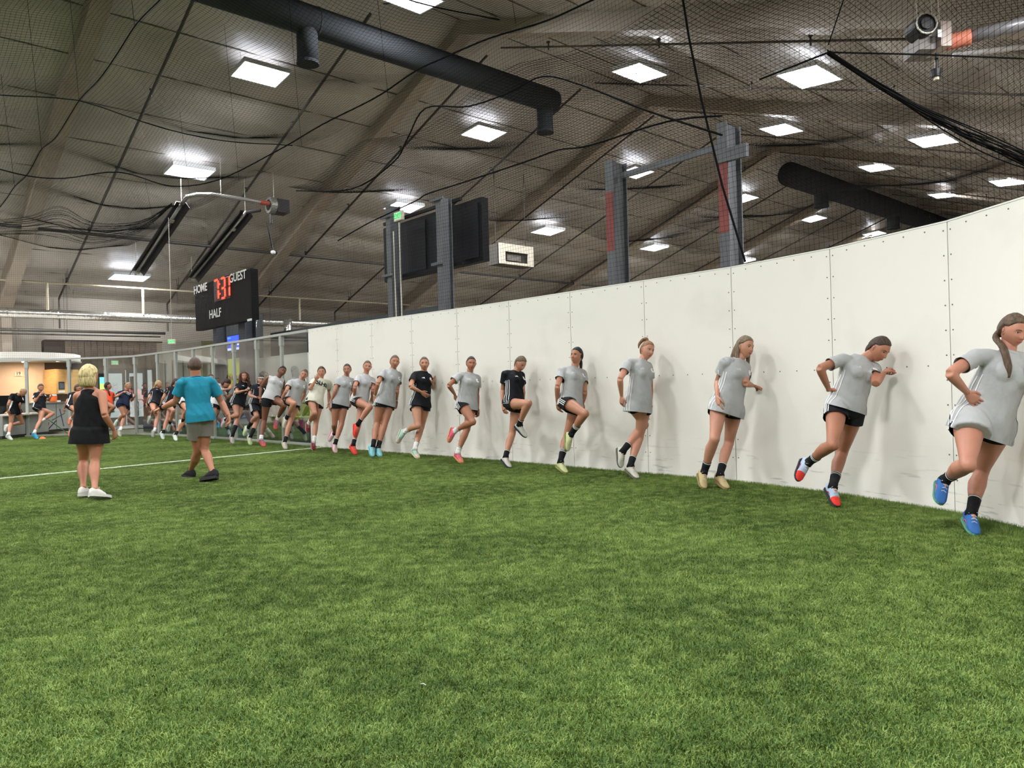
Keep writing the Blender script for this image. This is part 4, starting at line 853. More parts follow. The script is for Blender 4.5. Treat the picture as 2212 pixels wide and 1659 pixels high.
tvr(0, .97, 0, .86, S2L(36, 66, 232), 1.4); tvr(.1, .45, .06, .16, S2L(60, 110, 250), 1.6); tvr(.05, .4, .42, .66, S2L(20, 60, 140), 1.0); tvr(.0, .97, .72, .86, S2L(190, 205, 250), 1.3); tvr(.80, .9, .50, .60, S2L(220, 230, 255), 1.5); tvr(.05, .5, .36, .40, S2L(120, 170, 250), 1.3)
# hazard striped board
hz = thing('hazard_board', 'board edged with black and yellow hazard stripes behind the glass', 'board', onU(495, 817, 10.2))
za, zb2 = onU(495, 812, 10.2).z, onU(495, 822, 10.2).z; wa2, wb2 = wr_(470, 817, 10.2), wr_(528, 817, 10.2)
mb = MB(); mb.box(UW(10.2, (wa2 + wb2) / 2, (za + zb2) / 2), (.04, wa2 - wb2, za - zb2), (U, W, Z)); mb.build('board', mat('hz_black', S2L(34, 34, 30), .6), hz)
M_YEL = mat('hz_yellow', S2L(190, 172, 92), .6); nst = 12
for k in range(nst):
    w_ = wa2 + (wb2 - wa2) * (k + .3) / nst; t = (wa2 - wb2) / nst * .45; h_ = za - zb2
    mb = MB(); vs = []
    for uu in (10.17, 10.178): vs += [UW(uu, w_, za), UW(uu, w_ - t, za), UW(uu, w_ - t - .05, zb2), UW(uu, w_ - .05, zb2)]
    mb.add(vs, [(0, 1, 2, 3), (7, 6, 5, 4), (0, 4, 5, 1), (1, 5, 6, 2), (2, 6, 7, 3), (3, 7, 4, 0)]); mb.build('stripe', M_YEL, hz)
# games machines / bins behind glass
def block_thing(name, label, cat, px0, px1, pb, zt, depth, m, u=None, trim=None):
    a, b = G(px0, pb), G(px1, pb + (px1 - px0) * .06); o = thing(name, label, cat, (a + b) / 2); f = facing_box('body', a, b, depth, 0.02, zt, m, o)
    if trim: trim(a, b, o)
    return o
M_TEAL = mat('teal_vinyl', S2L(48, 66, 80), .5); M_NAVY = mat('navy_vinyl', S2L(42, 44, 78), .5); M_GRN = mat('lime_vinyl', S2L(140, 160, 60), .5); M_BLUE = mat('blue_vinyl', S2L(44, 84, 116), .5); M_DGRN = mat('dark_green_vinyl', S2L(50, 66, 40), .5)
def ring_top(m, zt):
    def f(a, b, o): facing_box('top_pad', a, b, .6, zt, zt + .05, m, o, .01)
    return f
block_thing('cube_seat', 'teal and navy cube seat right of the lime sofa', 'seat', 627, 649, 955, .42, .5, M_TEAL, None, ring_top(M_TEAL, .42)); block_thing('cube_seat', 'navy cube seat touching the end of the white wall', 'seat', 648, 680, 957, .46, .5, M_NAVY, None, ring_top(M_NAVY, .46))
def sofa(a, b, o):
    facing_box('seat_cushion', a, b, .7, .42, .50, M_GRN, o, .02); facing_box('backrest', a, b, .18, .42, .86, M_GRN, o, -.5)
block_thing('lime_sofa', 'lime green sofa behind the glass left of the white wall', 'sofa', 586, 690, 941, .42, .7, M_GRN, None, sofa)
block_thing('dark_green_seat', 'dark green padded seat behind the dark skinned player legs', 'seat', 566, 601, 952, .40, .5, M_DGRN, None, ring_top(M_DGRN, .4))
block_thing('blue_panel_bench', 'blue curved panel bench behind the glass in front of the black shelf', 'bench', 468, 512, 944, .62, .4, M_BLUE, None, ring_top(mat('bench_edge', S2L(120, 124, 122), .4), .62))
block_thing('navy_bench', 'long navy bench with a pale edge behind the glass right of the doors', 'bench', 310, 395, 934, .34, .4, M_NAVY, None, ring_top(mat('bench_edge', S2L(120, 124, 122), .4), .34))
block_thing('lime_panel_seat', 'narrow lime green seat beside the navy bench', 'seat', 398, 432, 938, .45, .4, M_GRN)
sh = block_thing('black_shelf', 'black shelf unit with small boxes behind the glass', 'shelf', 466, 540, 935, .95, .4, mat('shelf_black', S2L(40, 38, 38), .6))
block_thing('dark_machine', 'dark low machine behind the glass right of the doors', 'machine', 312, 350, 929, 1.0, .4, mat('machine_dark', S2L(48, 46, 46), .6))
# silver drop duct on the right
p = onU(549, 700, 9.0); w = p.dot(W); dd = thing('drop_duct', 'thin shiny foil duct dropping beside the wide grey column', 'air duct', UW(9.0, w, 0))
mb = MB(); mb.tube([UW(9.0, w, 3.3), UW(9.0, w, 3.0), UW(9.0, w, 1.5)], [.09, .06, .05], 12); mb.build('pipe', M_FOIL, dd, smooth=True)
mb = MB(); mb.tube([UW(9.0, w, 3.25), UW(9.0, w, 3.3)], .10, 12); mb.build('collar', M_FOIL, dd)
p = onU(622, 705, 12.5); w = p.dot(W); dd = thing('drop_duct', 'short foil duct elbow dropping from the long silver duct near the wall end', 'air duct', UW(12.5, w, 0))
mb = MB(); mb.tube([UW(12.5, w, 3.9), UW(12.5, w, 3.2), UW(12.6, w - .05, 2.3)], [.16, .15, .15], 12); mb.build('pipe', M_FOIL, dd, smooth=True)
# ================================================================== PEOPLE
CR = {'c1': (0, 720, 4.3647), 'c2': (280, 720, 4.365), 'c3': (640, 720, 5.5306), 'c4': (940, 720, 4.8806), 'c5': (1280, 700, 4.365), 'c6': (1680, 640, 3.0714),
      'd1': (0, 760, 7.54), 'd2': (170, 760, 7.54), 'd3': (300, 780, 8.733), 'd4': (440, 780, 8.294), 'd5': (540, 770, 7.54)}
def skin_mat(c):
    k = 'skin_%d_%d_%d' % c
    if k in bpy.data.materials: return bpy.data.materials[k]
    m = mat(k, S2L(*c), .5, 0, .10, 9.0, .06, 180); pass
    return m
def cloth_mat(c, kind='cloth'):
    return mat('%s_%d_%d_%d' % ((kind,) + c), S2L(*c), .8, 0, .05, 5, .35, 16, spec=.2)
def hair_mat(c, c2=None):
    m = mat('hair_%d_%d_%d' % c, S2L(*c), .5, 0, .45, 55, .5, 130, spec=.35, col2=S2L(*c2) if c2 else None, stretch=(1, 1, .25)); return m
M_SCL = mat('eye_white', S2L(214, 206, 200), .3); M_IRIS = mat('eye_dark', S2L(48, 36, 30), .2)
def remesh(mb, voxel, smooth_it, name='tmp', fac=.5):
    me = mb.mesh(name); o = bpy.data.objects.new(name, me); COL.objects.link(o)
    md = o.modifiers.new('r', 'REMESH'); md.mode = 'VOXEL'; md.voxel_size = voxel; md.use_smooth_shade = True
    ms = o.modifiers.new('s', 'SMOOTH'); ms.iterations = smooth_it; ms.factor = fac
    dg = bpy.context.evaluated_depsgraph_get(); r = bpy.data.meshes.new_from_object(o.evaluated_get(dg)); bpy.data.objects.remove(o); bpy.data.meshes.remove(me); return r
def erings(cs, As, Bs, n=16):
    return [[c + a * math.cos(2 * math.pi * k / n) + b * math.sin(2 * math.pi * k / n) for k in range(n)] for c, a, b in zip(cs, As, Bs)]
def limb(mb, p, q, prof, n=14, ref=None, off=None):
    """prof: (t, radius, [forward offset]) along p->q"""
    d = (q - p).normalized(); a = ref if ref is not None else d.orthogonal(); a = (a - d * a.dot(d)).normalized(); b = d.cross(a); rg = []
    for t in prof:
        r = t[1]; c = p.lerp(q, t[0]) + (a * t[2] if len(t) > 2 else Vector((0, 0, 0)))
        rg.append([c + a * (r * math.cos(2 * math.pi * k / n)) + b * (r * math.sin(2 * math.pi * k / n)) for k in range(n)])
    mb.rings(rg)
# --- head surface in local coordinates (x: own left, y: forward, z: up), metres for a 0.226 m high head
def head_pt(lon, lat, off=0.0, face=True):
    """lon 0 = front"""
    x, y, z = math.sin(lon) * math.cos(lat), math.cos(lon) * math.cos(lat), math.sin(lat)
    t = max(0, -z); wx = .0735 * (1 - .34 * t ** 1.6); ry = .090 if y > 0 else .096 * (1 - .36 * t)
    px, py, pz = x * (wx + off), y * (ry + off), z * (.113 + off)
    if y > 0:
        py += .010 * t * y
        if face:
            py *= 1 - .05 * (1 - t) * abs(y)
            py += .022 * math.exp(-(px / .0125) ** 2) * max(0, min(1, (.022 - pz) / .045)) * (1 if pz > -.026 else math.exp(-((pz + .026) / .007) ** 2))
            py -= .0085 * math.exp(-((abs(px) - .030) / .017) ** 2 - ((pz - .010) / .012) ** 2)
            py += .0025 * math.exp(-((pz - .030) / .010) ** 2) * math.exp(-(px / .05) ** 2)
            py += .0045 * math.exp(-(px / .020) ** 2) * (math.exp(-((pz + .049) / .006) ** 2) + math.exp(-((pz + .062) / .006) ** 2)) * 0.9
            py += .005 * math.exp(-(px / .022) ** 2 - ((pz + .092) / .016) ** 2) + .003 * math.exp(-((abs(px) - .043) / .018) ** 2 - ((pz + .022) / .018) ** 2)
    return Vector((px, py, pz))
def surf(x, z, off=0.0):   # front surface y at given x,z
    best = None; lo, hi = 0.0, 1.3
    s = -1 if x < 0 else 1; ax = abs(x); lat = math.asin(max(-.98, min(.98, z / .113)))
    for _ in range(24):
        m = (lo + hi) / 2; p = head_pt(m, lat)
        if p.x < ax: lo = m
        else: hi = m
    p = head_pt((lo + hi) / 2, lat); return Vector((s * p.x, p.y + off, p.z))
def add_head(mb, C, L, F, Up, k, hi):
    T = lambda v: C + L * (v.x * k) + F * (v.y * k) + Up * (v.z * k)
    nl, na = (60, 46) if hi else (36, 28); rg = []
    for j in range(1, na):
        lat = -math.pi / 2 + math.pi * j / na; ring = []
        for i in range(nl):
            t = 2 * math.pi * i / nl; lon = t - .42 * math.sin(t); ring.append(T(head_pt(lon, lat)))
        rg.append(ring[::-1])
    mb.mi = 0; mb.rings(rg)
    for s in (-1, 1):
        e = [Vector((s * .071, -.004, -.004))]; mb.ell(T(e[0]), (.007 * k, .015 * k, .028 * k), (L, (F - Up * .15).normalized(), (Up + F * .15).normalized()), 8, 6)
        mb.ell(T(Vector((s * .078, -.008, .004))), (.006 * k, .011 * k, .019 * k), (L, F, Up), 8, 6)
        p = surf(s * .030, .010); mb.mi = 3; mb.ell(T(p + Vector((0, -.004, 0))), (.0125 * k, .0075 * k, .0060 * k), (L, F, Up), 10, 6)
        mb.mi = 4; mb.ell(T(p + Vector((0, .0012, 0))), (.0058 * k, .0030 * k, .0058 * k), (L, F, Up), 8, 6)
        mb.tube([T(surf(s * x, z, .0012)) for x, z in ((.017, .0135), (.024, .0172), (.033, .0172), (.043, .0115))], [.0010 * k, .0018 * k, .0018 * k, .0008 * k], 5)   # lash line
        mb.mi = 2; mb.tube([T(surf(s * x, z, .0008)) for x, z in ((.013, .027), (.023, .031), (.034, .032), (.046, .026))], [.0018 * k, .0030 * k, .0026 * k, .0012 * k], 6)
    mb.mi = 1
    for z, r in ((-.0495, .0034), (-.0575, .0044)):
        mb.tube([T(surf(x, z + (.0 if abs(x) < .015 else (.001 if z > -.05 else .005)), .0006)) for x in (-.0235, -.014, -.005, .005, .014, .0235)], [.001 * k, r * k, r * k, r * k, r * k, .001 * k], 6)
    mb.mi = 5
    for s in (-1, 1): mb.ell(T(surf(s * .0065, -.034, -.003)), (.0028 * k, .002 * k, .0018 * k), (L, F, Up), 6, 4)
    mb.mi = 0
def hair_cap(C, L, F, Up, k, mats, parent, off=.013, line=.0, low=-.075, name='hair', vol=0.0, part=True, fringe=0.0):
    T = lambda v: C + L * (v.x * k) + F * (v.y * k) + Up * (v.z * k); mb = MB(); nl, na = (96, 72) if k * F_PX / C.y > 150 else (60, 46); rg = []
    for j in range(1, na):
        lat = -math.pi / 2 + math.pi * j / na; ring = []
        for i in range(nl):
            lon = 2 * math.pi * i / nl; p0 = head_pt(lon, lat, 0, False); y, z = p0.y, p0.z
            hl = .075 - 9 * max(0, abs(p0.x) - .014) ** 2 if y > .045 else float(np.interp(y, (-.10, -.06, -.032, -.012, .02, .045), (-.085, -.068, -.030, .030, .036, .066))) + line
            hl = min(hl, .084 + line); hl = max(hl, low)
            edge = z - hl
            f = max(0, min(1, (edge + .004) / .014)); f = f * f * (3 - 2 * f); bk = max(0, min(1, (.07 - y) / .10)); o_ = -.010 + (off * (.35 + .65 * bk) + .010) * f
            o_ += vol * f * max(0, -math.cos(lon)) ;
            if part and f > .5: o_ -= .003 * math.exp(-(p0.x / .006) ** 2) * (1 if y > -.02 else 0)
            o_ += f * .0013 * math.sin(p0.x * 420 + math.sin(y * 30) * 1.5)
            ring.append(T(head_pt(lon, lat, o_, False)))
        rg.append(ring[::-1])
    mb.rings(rg); return mb.build(name, mats, parent, smooth=True)
def strands(C, L, F, Up, k, pts, radii, mats, parent, name='ponytail', flat=.7, waves=0, n=12):
    """pts: local head coordinates or world vectors"""
    mb = MB(); P = [p if isinstance(p, Vector) else C + L * (p[0] * k) + F * (p[1] * k) + Up * (p[2] * k) for p in pts]
    fine = []; fr = []
    for i in range(len(P) - 1):
        for s in range(4):
            t = s / 4; a = P[max(i - 1, 0)]; b = P[i]; c = P[i + 1]; d = P[min(i + 2, len(P) - 1)]
            fine.append(.5 * ((2 * b) + (c - a) * t + (2 * a - 5 * b + 4 * c - d) * t * t + (3 * b - a - 3 * c + d) * t ** 3)); fr.append((radii[i] * (1 - t) + radii[i + 1] * t) * k)
    fine.append(P[-1]); fr.append(radii[-1] * k)
    if waves: fine = [p + L * (waves * math.sin(i * .9)) + F * (waves * math.cos(i * 1.3)) for i, p in enumerate(fine)]
    mb.tube(fine, fr, n, True, flat); return mb.build(name, mats, parent, smooth=True)
def add_hand(mb, Wp, h, nrm, s, k, curl=.45, spread=.10, fist=False):
    """Wp wrist, h hand direction, nrm palm facing direction, s towards the thumb"""
    h = h.normalized(); s = (s - h * s.dot(h)).normalized(); nrm = (nrm - h * nrm.dot(h) - s * nrm.dot(s)).normalized()
    cs = [(-.015, .019, .015), (.012, .026, .015), (.045, .036, .014), (.078, .038, .012), (.088, .033, .009)]
    mb.rings([[Wp + h * (d * k) + s * (a * k * math.cos(2 * math.pi * i / 10)) + nrm * (b * k * math.sin(2 * math.pi * i / 10)) for i in range(10)] for d, a, b in cs])
    if fist: curl = 1.5
    for i, (o, ln_) in enumerate(((.027, .068), (.009, .076), (-.009, .071), (-.026, .056))):
        p = Wp + h * (.078 * k) + s * (o * k); dr = (h + s * (spread * (1.4 - i))).normalized(); pts = [p - dr * .01 * k]; ang = 0
        for j, f in enumerate((.46, .30, .24)):
            ang += curl * (.55, .85, .7)[j] * (1 + .12 * i); dd = dr * math.cos(ang) + nrm * math.sin(ang); pts.append(pts[-1] + dd * (ln_ * f * k + (.01 * k if j == 0 else 0)))
        mb.tube(pts, [.0085 * k, .0082 * k, .0074 * k, .0058 * k], 7)
    p = Wp + h * (.018 * k) + s * (.022 * k); d1 = (h * .72 + s * .62 + nrm * .30).normalized(); d2 = (h * .9 + s * .25 + nrm * (.35 + curl * .4)).normalized()
    mb.tube([p - d1 * .008 * k, p + d1 * .030 * k, p + d1 * .030 * k + d2 * .026 * k, p + d1 * .030 * k + d2 * .048 * k], [.0125 * k, .0105 * k, .0088 * k, .0062 * k], 7)
def shoe(parent, A, T, up0, k, col, sole, accent=None, lat=None, laces=None, style='boot', toecol=None):
    v = (T - A).normalized(); l = (lat - v * lat.dot(v)).normalized(); u0 = v.cross(l).normalized()
    a = R(24); f = (v * math.cos(a) + u0 * math.sin(a)).normalized(); u = (u0 * math.cos(a) - v * math.sin(a)).normalized(); l = f.cross(u)
    s0 = T - u * .022 * k - f * .245 * k         # heel end, on the sole plane
    prof = [(0.000, .020, .030, .050), (.012, .030, .020, .098), (.045, .035, .012, .118), (.085, .037, .012, .116), (.125, .040, .012, .094), (.165, .044, .012, .060), (.205, .041, .012, .042), (.232, .028, .013, .032), (.245, .010, .018, .025)]
    def ring(x, w, z0, z1):
        c = s0 + f * x * k; out = []
        for i in range(14):
            t = 2 * math.pi * i / 14; cz = (z0 + z1) / 2; hz = (z1 - z0) / 2; cx, sx = math.cos(t), math.sin(t)
            ww = w * (1 if sx < 0 else (1 - .35 * sx * (1 if x < .15 else .5)))
            out.append(c + l * (ww * k * math.copysign(abs(cx) ** .75, cx)) + u * ((cz + hz * math.copysign(abs(sx) ** .8, sx)) * k))
        return out
    mb = MB(); mb.rings([ring(*p) for p in prof])
    if toecol:
        for fi in range(len(mb.m)):
            if 14 * 5 <= fi < 14 * 8 or fi == len(mb.m) - 1: mb.m[fi] = 1
    o = mb.build('shoe', [cloth_mat(col, 'shoe')] + ([cloth_mat(toecol, 'shoe')] if toecol else []), parent, smooth=True)
    mb = MB(); n = len(prof); pl = [s0 + f * p[0] * k + l * p[1] * 1.04 * k for p in prof] + [s0 + f * p[0] * k - l * p[1] * 1.04 * k for p in prof[::-1]]
    th = .012 if style == 'boot' else .026
    vs = [p + u * .001 for p in pl] + [p + u * (th + .006) * k for p in pl]; m_ = len(pl)
    mb.add(vs, [tuple(range(m_))[::-1], tuple(range(m_, 2 * m_))] + [(i, (i + 1) % m_, m_ + (i + 1) % m_, m_ + i) for i in range(m_)])
    if style == 'boot':
        for x, y in ((.03, .02), (.03, -.02), (.06, .0), (.15, .03), (.15, -.03), (.19, .02), (.19, -.02), (.17, 0)): q = s0 + f * x * k + l * y * k; mb.tube([q + u * .004, q - u * .010 * k], [.007 * k, .005 * k], 6)
    mb.build('sole', cloth_mat(sole, 'sole'), o)
    mb = MB(); lc_ = laces or (225, 225, 218)
    for j in range(4):
        x = .102 + j * .019; zz = float(np.interp(x, [q[0] for q in prof], [q[3] for q in prof])) + .002; q = s0 + f * x * k + u * zz * k; mb.tube([q - l * .018 * k - u * .004 * k, q + u * .004 * k, q + l * .018 * k - u * .004 * k], .0024 * k, 5)
    if k > .9:
        q = s0 + f * .10 * k + u * .108 * k
        for sg in (-1, 1): mb.tube([q, q + l * sg * .02 * k + u * .012 * k, q + l * sg * .034 * k - u * .004 * k, q + l * sg * .02 * k - u * .010 * k, q], .0018 * k, 4)
    mb.build('laces', cloth_mat(lc_, 'lace'), o)['kind'] = 'stuff'
    if accent:
        mb = MB()
        for sg in (-1, 1):
            pts = []
            for x, z, w in ((.07, .03, .036), (.10, .045, .034), (.13, .040, .036), (.155, .028, .041)): pts.append(s0 + f * x * k + l * (sg * w * k) + u * z * k)
            mb.tube(pts, [.003 * k, .006 * k, .005 * k, .002 * k], 6)
        mb.build('side_flash', cloth_mat(accent, 'flash'), o)
    return o
def solve(S, M, E, lu, ll, hint=None, wd=.15):
    """mid joint on the pixel ray M (d) that best fits both bone lengths"""
    best = None; y0 = (S.y + E.y) / 2
    for i in range(-60, 61):
        y = y0 + i * .01; p = EYE + M * (y / M.y); e = ((p - S).length - lu) ** 2 + ((p - E).length - ll) ** 2
        if hint is not None: e += wd * .02 * (y - hint) ** 2
        if best is None or e < best[0]: best = (e, p)
    return best[1]
DBG = []
def person(label, crop, j, yaw=35, k=1.0, skin=(196, 150, 124), shirt=(176, 177, 178), shorts=(26, 27, 32), sock=(28, 28, 32), sock_h=.10, shoes=((225, 222, 214), (200, 200, 190)), head=(0, 0, 0), hair=(96, 72, 52),
           tail='pony', sup='L', bulk=1.0, stripes=True, sleeve=.52, logo=True, crest=True, gnd=None, dY=None, feet=None, wr=(0, 0), hands=(.45, .45), hyaw=None, text=None, male=False, short_len=.30, shirt_len=.10, hi=False, hair2=None, extra=None, sockring=True, kd=None, lift=(-.10, 0.0), thumb=(None, None), accent=None, toecol=None, laces=None, tank=False, lean=1.0, shoe_style='boot', neck_dy=None, head_dy=None, stripecol=(236, 236, 236), heel=(0, 0), hipup=.055, skirt=False):
    cx, cy, cs = CR[crop]; px = lambda p: (cx + p[0] / cs, cy + p[1] / cs)
    sh_ = hipup * k * F_PX / G(*px(gnd)).y * cs; j = dict(j); j['RH'] = (j['RH'][0] + sh_ * .04, j['RH'][1] - sh_); j['LH'] = (j['LH'][0] + sh_ * .04, j['LH'][1] - sh_); rj = lambda n: ray(*px(j[n]))
    at = lambda n, y: EYE + rj(n) * (y / rj(n).y)
    g0 = G(*px(gnd)); az = math.atan2(g0.x, g0.y)      # angles below are as seen from the camera's place
    yw = R(yaw) - az; hy = R(yaw if hyaw is None else hyaw) - az; Lv = Vector((math.cos(yw), math.sin(yw), 0)); Fv = Vector((math.sin(yw), -math.cos(yw), 0)); Lh = Vector((math.cos(hy), math.sin(hy), 0)); Fh = Vector((math.sin(hy), -math.cos(hy), 0))
    g = G(*px(gnd)); g.z = 0; Y0 = g.y
    # depth of pelvis and neck: the body leans towards the wall side
    mid = lambda a, b: ((j[a][0] + j[b][0]) / 2, (j[a][1] + j[b][1]) / 2)
    Pp = ray(*px(mid('RH', 'LH'))); Np = rj('N')
    gx = EYE + ray(*px(gnd)) * (Y0 / ray(*px(gnd)).y)
    def leanY(r, f): 
        y = Y0
        for _ in range(3): y = Y0 + lean * f * ((EYE + r * (y / r.y)).x - g.x - .0)
        return max(Y0 - .5, min(Y0 + .7, y))
    lf = max(0, min(.9, math.tan(yw))) if abs(yaw) < 90 else 0
    Yp = Y0 + dY[0] if dY else leanY(Pp, lf)
    P0 = EYE + Pp * (Yp / Pp.y); best = None; want = (.50 if not male else .54) * k
    for i in range(-10, 41):
        y = Yp + i * .01; c_ = EYE + Np * (y / Np.y); e = abs((c_ - P0).length - want) + abs(i * .01 - .06) * .12
        if best is None or e < best[0]: best = (e, y)
    Yn = best[1]
    if dY: Yn = Y0 + dY[1]
    if neck_dy is not None: Yn = Yp + neck_dy
    P = EYE + Pp * (Yp / Pp.y); N = at('N', Yn); Hy = Yn + (head_dy if head_dy is not None else -.02); H = at('H', Hy)
    sw, hw = (.172, .090) if male else (.165 * bulk ** .3, .085 * bulk ** .3); sw *= k; hw *= k
    RS = at('RS', Yn - sw * math.sin(yw)); LS = at('LS', Yn + sw * math.sin(yw)); RHp = at('RH', Yp - hw * math.sin(hy)); LHp = at('LH', Yp + hw * math.sin(hy)); awy = abs(yaw) >= 90
    def clampdist(c, p, lo, hi_): d = (p - c); L_ = d.length; return c + d * (max(lo, min(hi_, L_)) / L_)
    sc_ = (RS + LS) / 2; RS, LS = clampdist(sc_, RS, sw * .85, sw * 1.12), clampdist(sc_, LS, sw * .85, sw * 1.12)
    hc_ = (RHp + LHp) / 2; RHp, LHp = clampdist(hc_, RHp, hw * .8, hw * 1.2), clampdist(hc_, LHp, hw * .8, hw * 1.2)
    ua, fa, tl_, sl_ = .275 * k, .245 * k, .405 * k, .405 * k
    feetdown = feet or ((True, False) if sup == 'R' else ((False, True) if sup == 'L' else (True, True)))
    joints = {}
    for side, dn, wdy, SH, HP, hl, kdy in (('R', feetdown[0], wr[0], RS, RHp, heel[0], lift[0]), ('L', feetdown[1], wr[1], LS, LHp, heel[1], lift[1])):
        if dn:
            Tt = G(*px(j[side + 'T']), .024 * k); best = None
            for i in range(-24, 25):
                A_ = at(side + 'A', Tt.y + i * .01); e = abs((A_ - Tt).length - .20 * k) + max(0, .085 * k - A_.z) * 2 + max(0, A_.z - .20 * k) + (.02 if (i < 0) != awy else 0)
                if best is None or e < best[0]: best = (e, A_)
            A = best[1]
        else:
            A = at(side + 'A', HP.y + kdy); Tt = at(side + 'T', A.y)
            L_ = (Tt - A).length; want = .205 * k
            if L_ < want: Tt = at(side + 'T', A.y - math.sqrt(want ** 2 - L_ ** 2) * (1 if abs(yaw) < 90 else -1) * .9)
        K = solve(HP, rj(side + 'K'), A, tl_, sl_, HP.y - .2 if abs(yaw) < 90 else HP.y + .2, .6)
        Wr = at(side + 'W', SH.y + wdy); E = solve(SH, rj(side + 'E'), Wr, ua, fa)
        if side + 'F' in j: Ft = at(side + 'F', Wr.y + (Wr.y - E.y) * .35)
        else: Ft = Wr + (Wr - E)
        joints[side] = (HP, K, A, Tt, SH, E, Wr, Ft)
        DBG.append((label[:28], side, round((HP - K).length / k, 2), round((K - A).length / k, 2), round((SH - E).length / k, 2), round((E - Wr).length / k, 2), round((N - P).length / k, 2), round((H - N).length / k, 2)))
    # ---------------- body volume
    mb = MB(); up = (N - P).normalized(); b_ = bulk
    ls = (LS - RS).normalized(); lh = (LHp - RHp).normalized()
    def frame(t):
        l = lh.lerp(ls, max(0, min(1, t))).normalized(); l = (l - up * l.dot(up)).normalized(); return l, l.cross(up).normalized()
    def loft(mb_, prof, n=24):
        rg = []
        for q in prof:
            t, w, d = q[0], q[1], q[2]; off = q[3] if len(q) > 3 else 0; l, f = frame(t); c = P.lerp(N, t) + f * (off * k)
            rg.append([c + l * (w * k * math.copysign(abs(math.cos(a)) ** .85, math.cos(a))) + f * (d * k * math.sin(a)) for a in [2 * math.pi * i / n for i in range(n)]])
        mb_.rings(rg)
    if male: body = [(-.16, .08, .07), (-.08, .125, .10, -.01), (.06, .14, .105, -.01), (.22, .13, .10), (.42, .128, .095), (.62, .14, .105, .008), (.78, .146, .10, .008), (.88, .128, .08), (.96, .09, .07), (1.02, .065, .06)]
    else: body = [(-.18, .07, .06), (-.10, .135, .10, -.014), (.04, .165 * b_, .115 * b_, -.014), (.20, .148 * b_, .102 * b_, -.004), (.42, .118 * b_, .086 * b_), (.60, .132 * b_, .098 * b_, .006), (.74, .144, .106, .010), (.85, .132, .084, .004), (.94, .088, .062), (1.0, .060, .052)]
    loft(mb, body)
    nk = H - up * 0; hd_up = None
    # head frame
    yh, ph, rh = (R(a) for a in head); yh -= az; F0 = Vector((math.sin(yh), -math.cos(yh), 0)); L0 = Vector((math.cos(yh), math.sin(yh), 0))
    Fd = F0 * math.cos(ph) - Z * math.sin(ph); Ud = Z * math.cos(ph) + F0 * math.sin(ph); Uh = Ud * math.cos(rh) + L0 * math.sin(rh); Ld = L0 * math.cos(rh) - Ud * math.sin(rh)
    hk = (k * .985) if not male else 1.02 * k
    limb(mb, N - up * .05 * k, H - Uh * .045 * k - Fd * .018 * k, [(0, (.066 if male else .056) * k), (.35, (.062 if male else .050) * k), (1, (.060 if male else .050) * k)], 16)
    for side, (HP, K, A, Tt, SH, E, Wr, Ft) in joints.items():
        kd_ = (K - HP).normalized(); fwd = Fh
        limb(mb, HP - kd_ * .03 * k, K, [(0, .086 * k * b_), (.15, .088 * k * b_, .004), (.4, .080 * k * b_, .006), (.7, .064 * k * b_ ** .5, .004), (.9, .054 * k), (1, .052 * k)], 18, fwd)
        mb.ell(K + fwd * .004 * k, (.052 * k, .052 * k, .056 * k), None, 12, 8)
        kn = (K - HP).normalized() - (A - K).normalized(); back = -fwd
        limb(mb, K, A, [(0, .051 * k), (.12, .051 * k), (.30, .057 * k * b_ ** .5, -.010 * k), (.5, .050 * k * b_ ** .5, -.008 * k), (.75, .037 * k), (.92, .032 * k), (1.05, .034 * k)], 16, fwd)
        limb(mb, A, A.lerp(Tt, .4), [(0, .030 * k), (1, .018 * k)], 10)
        m_ = 1.18 if male else 1.0
        limb(mb, SH, E, [(-.10, .040 * k * m_), (0, .050 * k * m_), (.25, .046 * k * m_ * b_ ** .6), (.6, .040 * k * m_ * b_ ** .6), (1, .034 * k * m_)], 14)
        limb(mb, E, Wr, [(0, .035 * k * m_), (.22, .038 * k * m_), (.6, .031 * k * m_), (.9, .0235 * k * m_), (1.0, .0225 * k * m_)], 14)
        limb(mb, N.lerp(P, .10), SH, [(0, .05 * k), (1, .050 * k * m_)], 12)
    if not male and not tank:
        l, f = frame(.72); c = P.lerp(N, .70)
        for s in (-1, 1): mb.ell(c + l * (s * .060 * k) + f * .060 * k, (.050 * k, .046 * k, .052 * k), None, 12, 8)
    vox = .0085 if hi else .0125
    bm1 = remesh(mb, vox, 6 if hi else 3, 'body')
    out = MB(); out.add([v.co for v in bm1.vertices], [tuple(p.vertices) for p in bm1.polygons]); bpy.data.meshes.remove(bm1)
    add_head(out, H, Ld, Fd, Uh, hk, hi or k * F_PX / Y0 > 110)
    for si, (side, (HP, K, A, Tt, SH, E, Wr, Ft)) in enumerate(joints.items()):
        h = (Ft - Wr).normalized(); th = thumb[si] if thumb[si] is not None else Fv; s = th if isinstance(th, Vector) else Vector(th)
        if abs(s.normalized().dot(h)) > .9: s = Z
        s = (s - h * s.dot(h)).normalized(); nn = h.cross(s); c = (P.lerp(N, .3) - Wr); nn = nn if nn.dot(c) > 0 else -nn
        add_hand(out, Wr, h, nn, s, k * (1.10 if male else 1.05), hands[si], fist=hands[si] > 1.2)
    lip = tuple(int(a * .78) if i else int(a * .92) for i, a in enumerate(skin)); lip = (lip[0], int(lip[1] * .92), int(lip[2] * .92))
    root = out.build('person', [skin_mat(skin), mat('lips_%d' % skin[0], S2L(*lip), .4), mat('brow_%d_%d' % hair[:2], S2L(*[int(c * .75) for c in hair]), .8), M_SCL, M_IRIS, mat('nostril', S2L(84, 48, 40), .8)], None, org=g, smooth=True)
    tag(root, label, 'person', 'people in the hall')
    # ---------------- hair
    hm = hair_mat(hair, hair2)
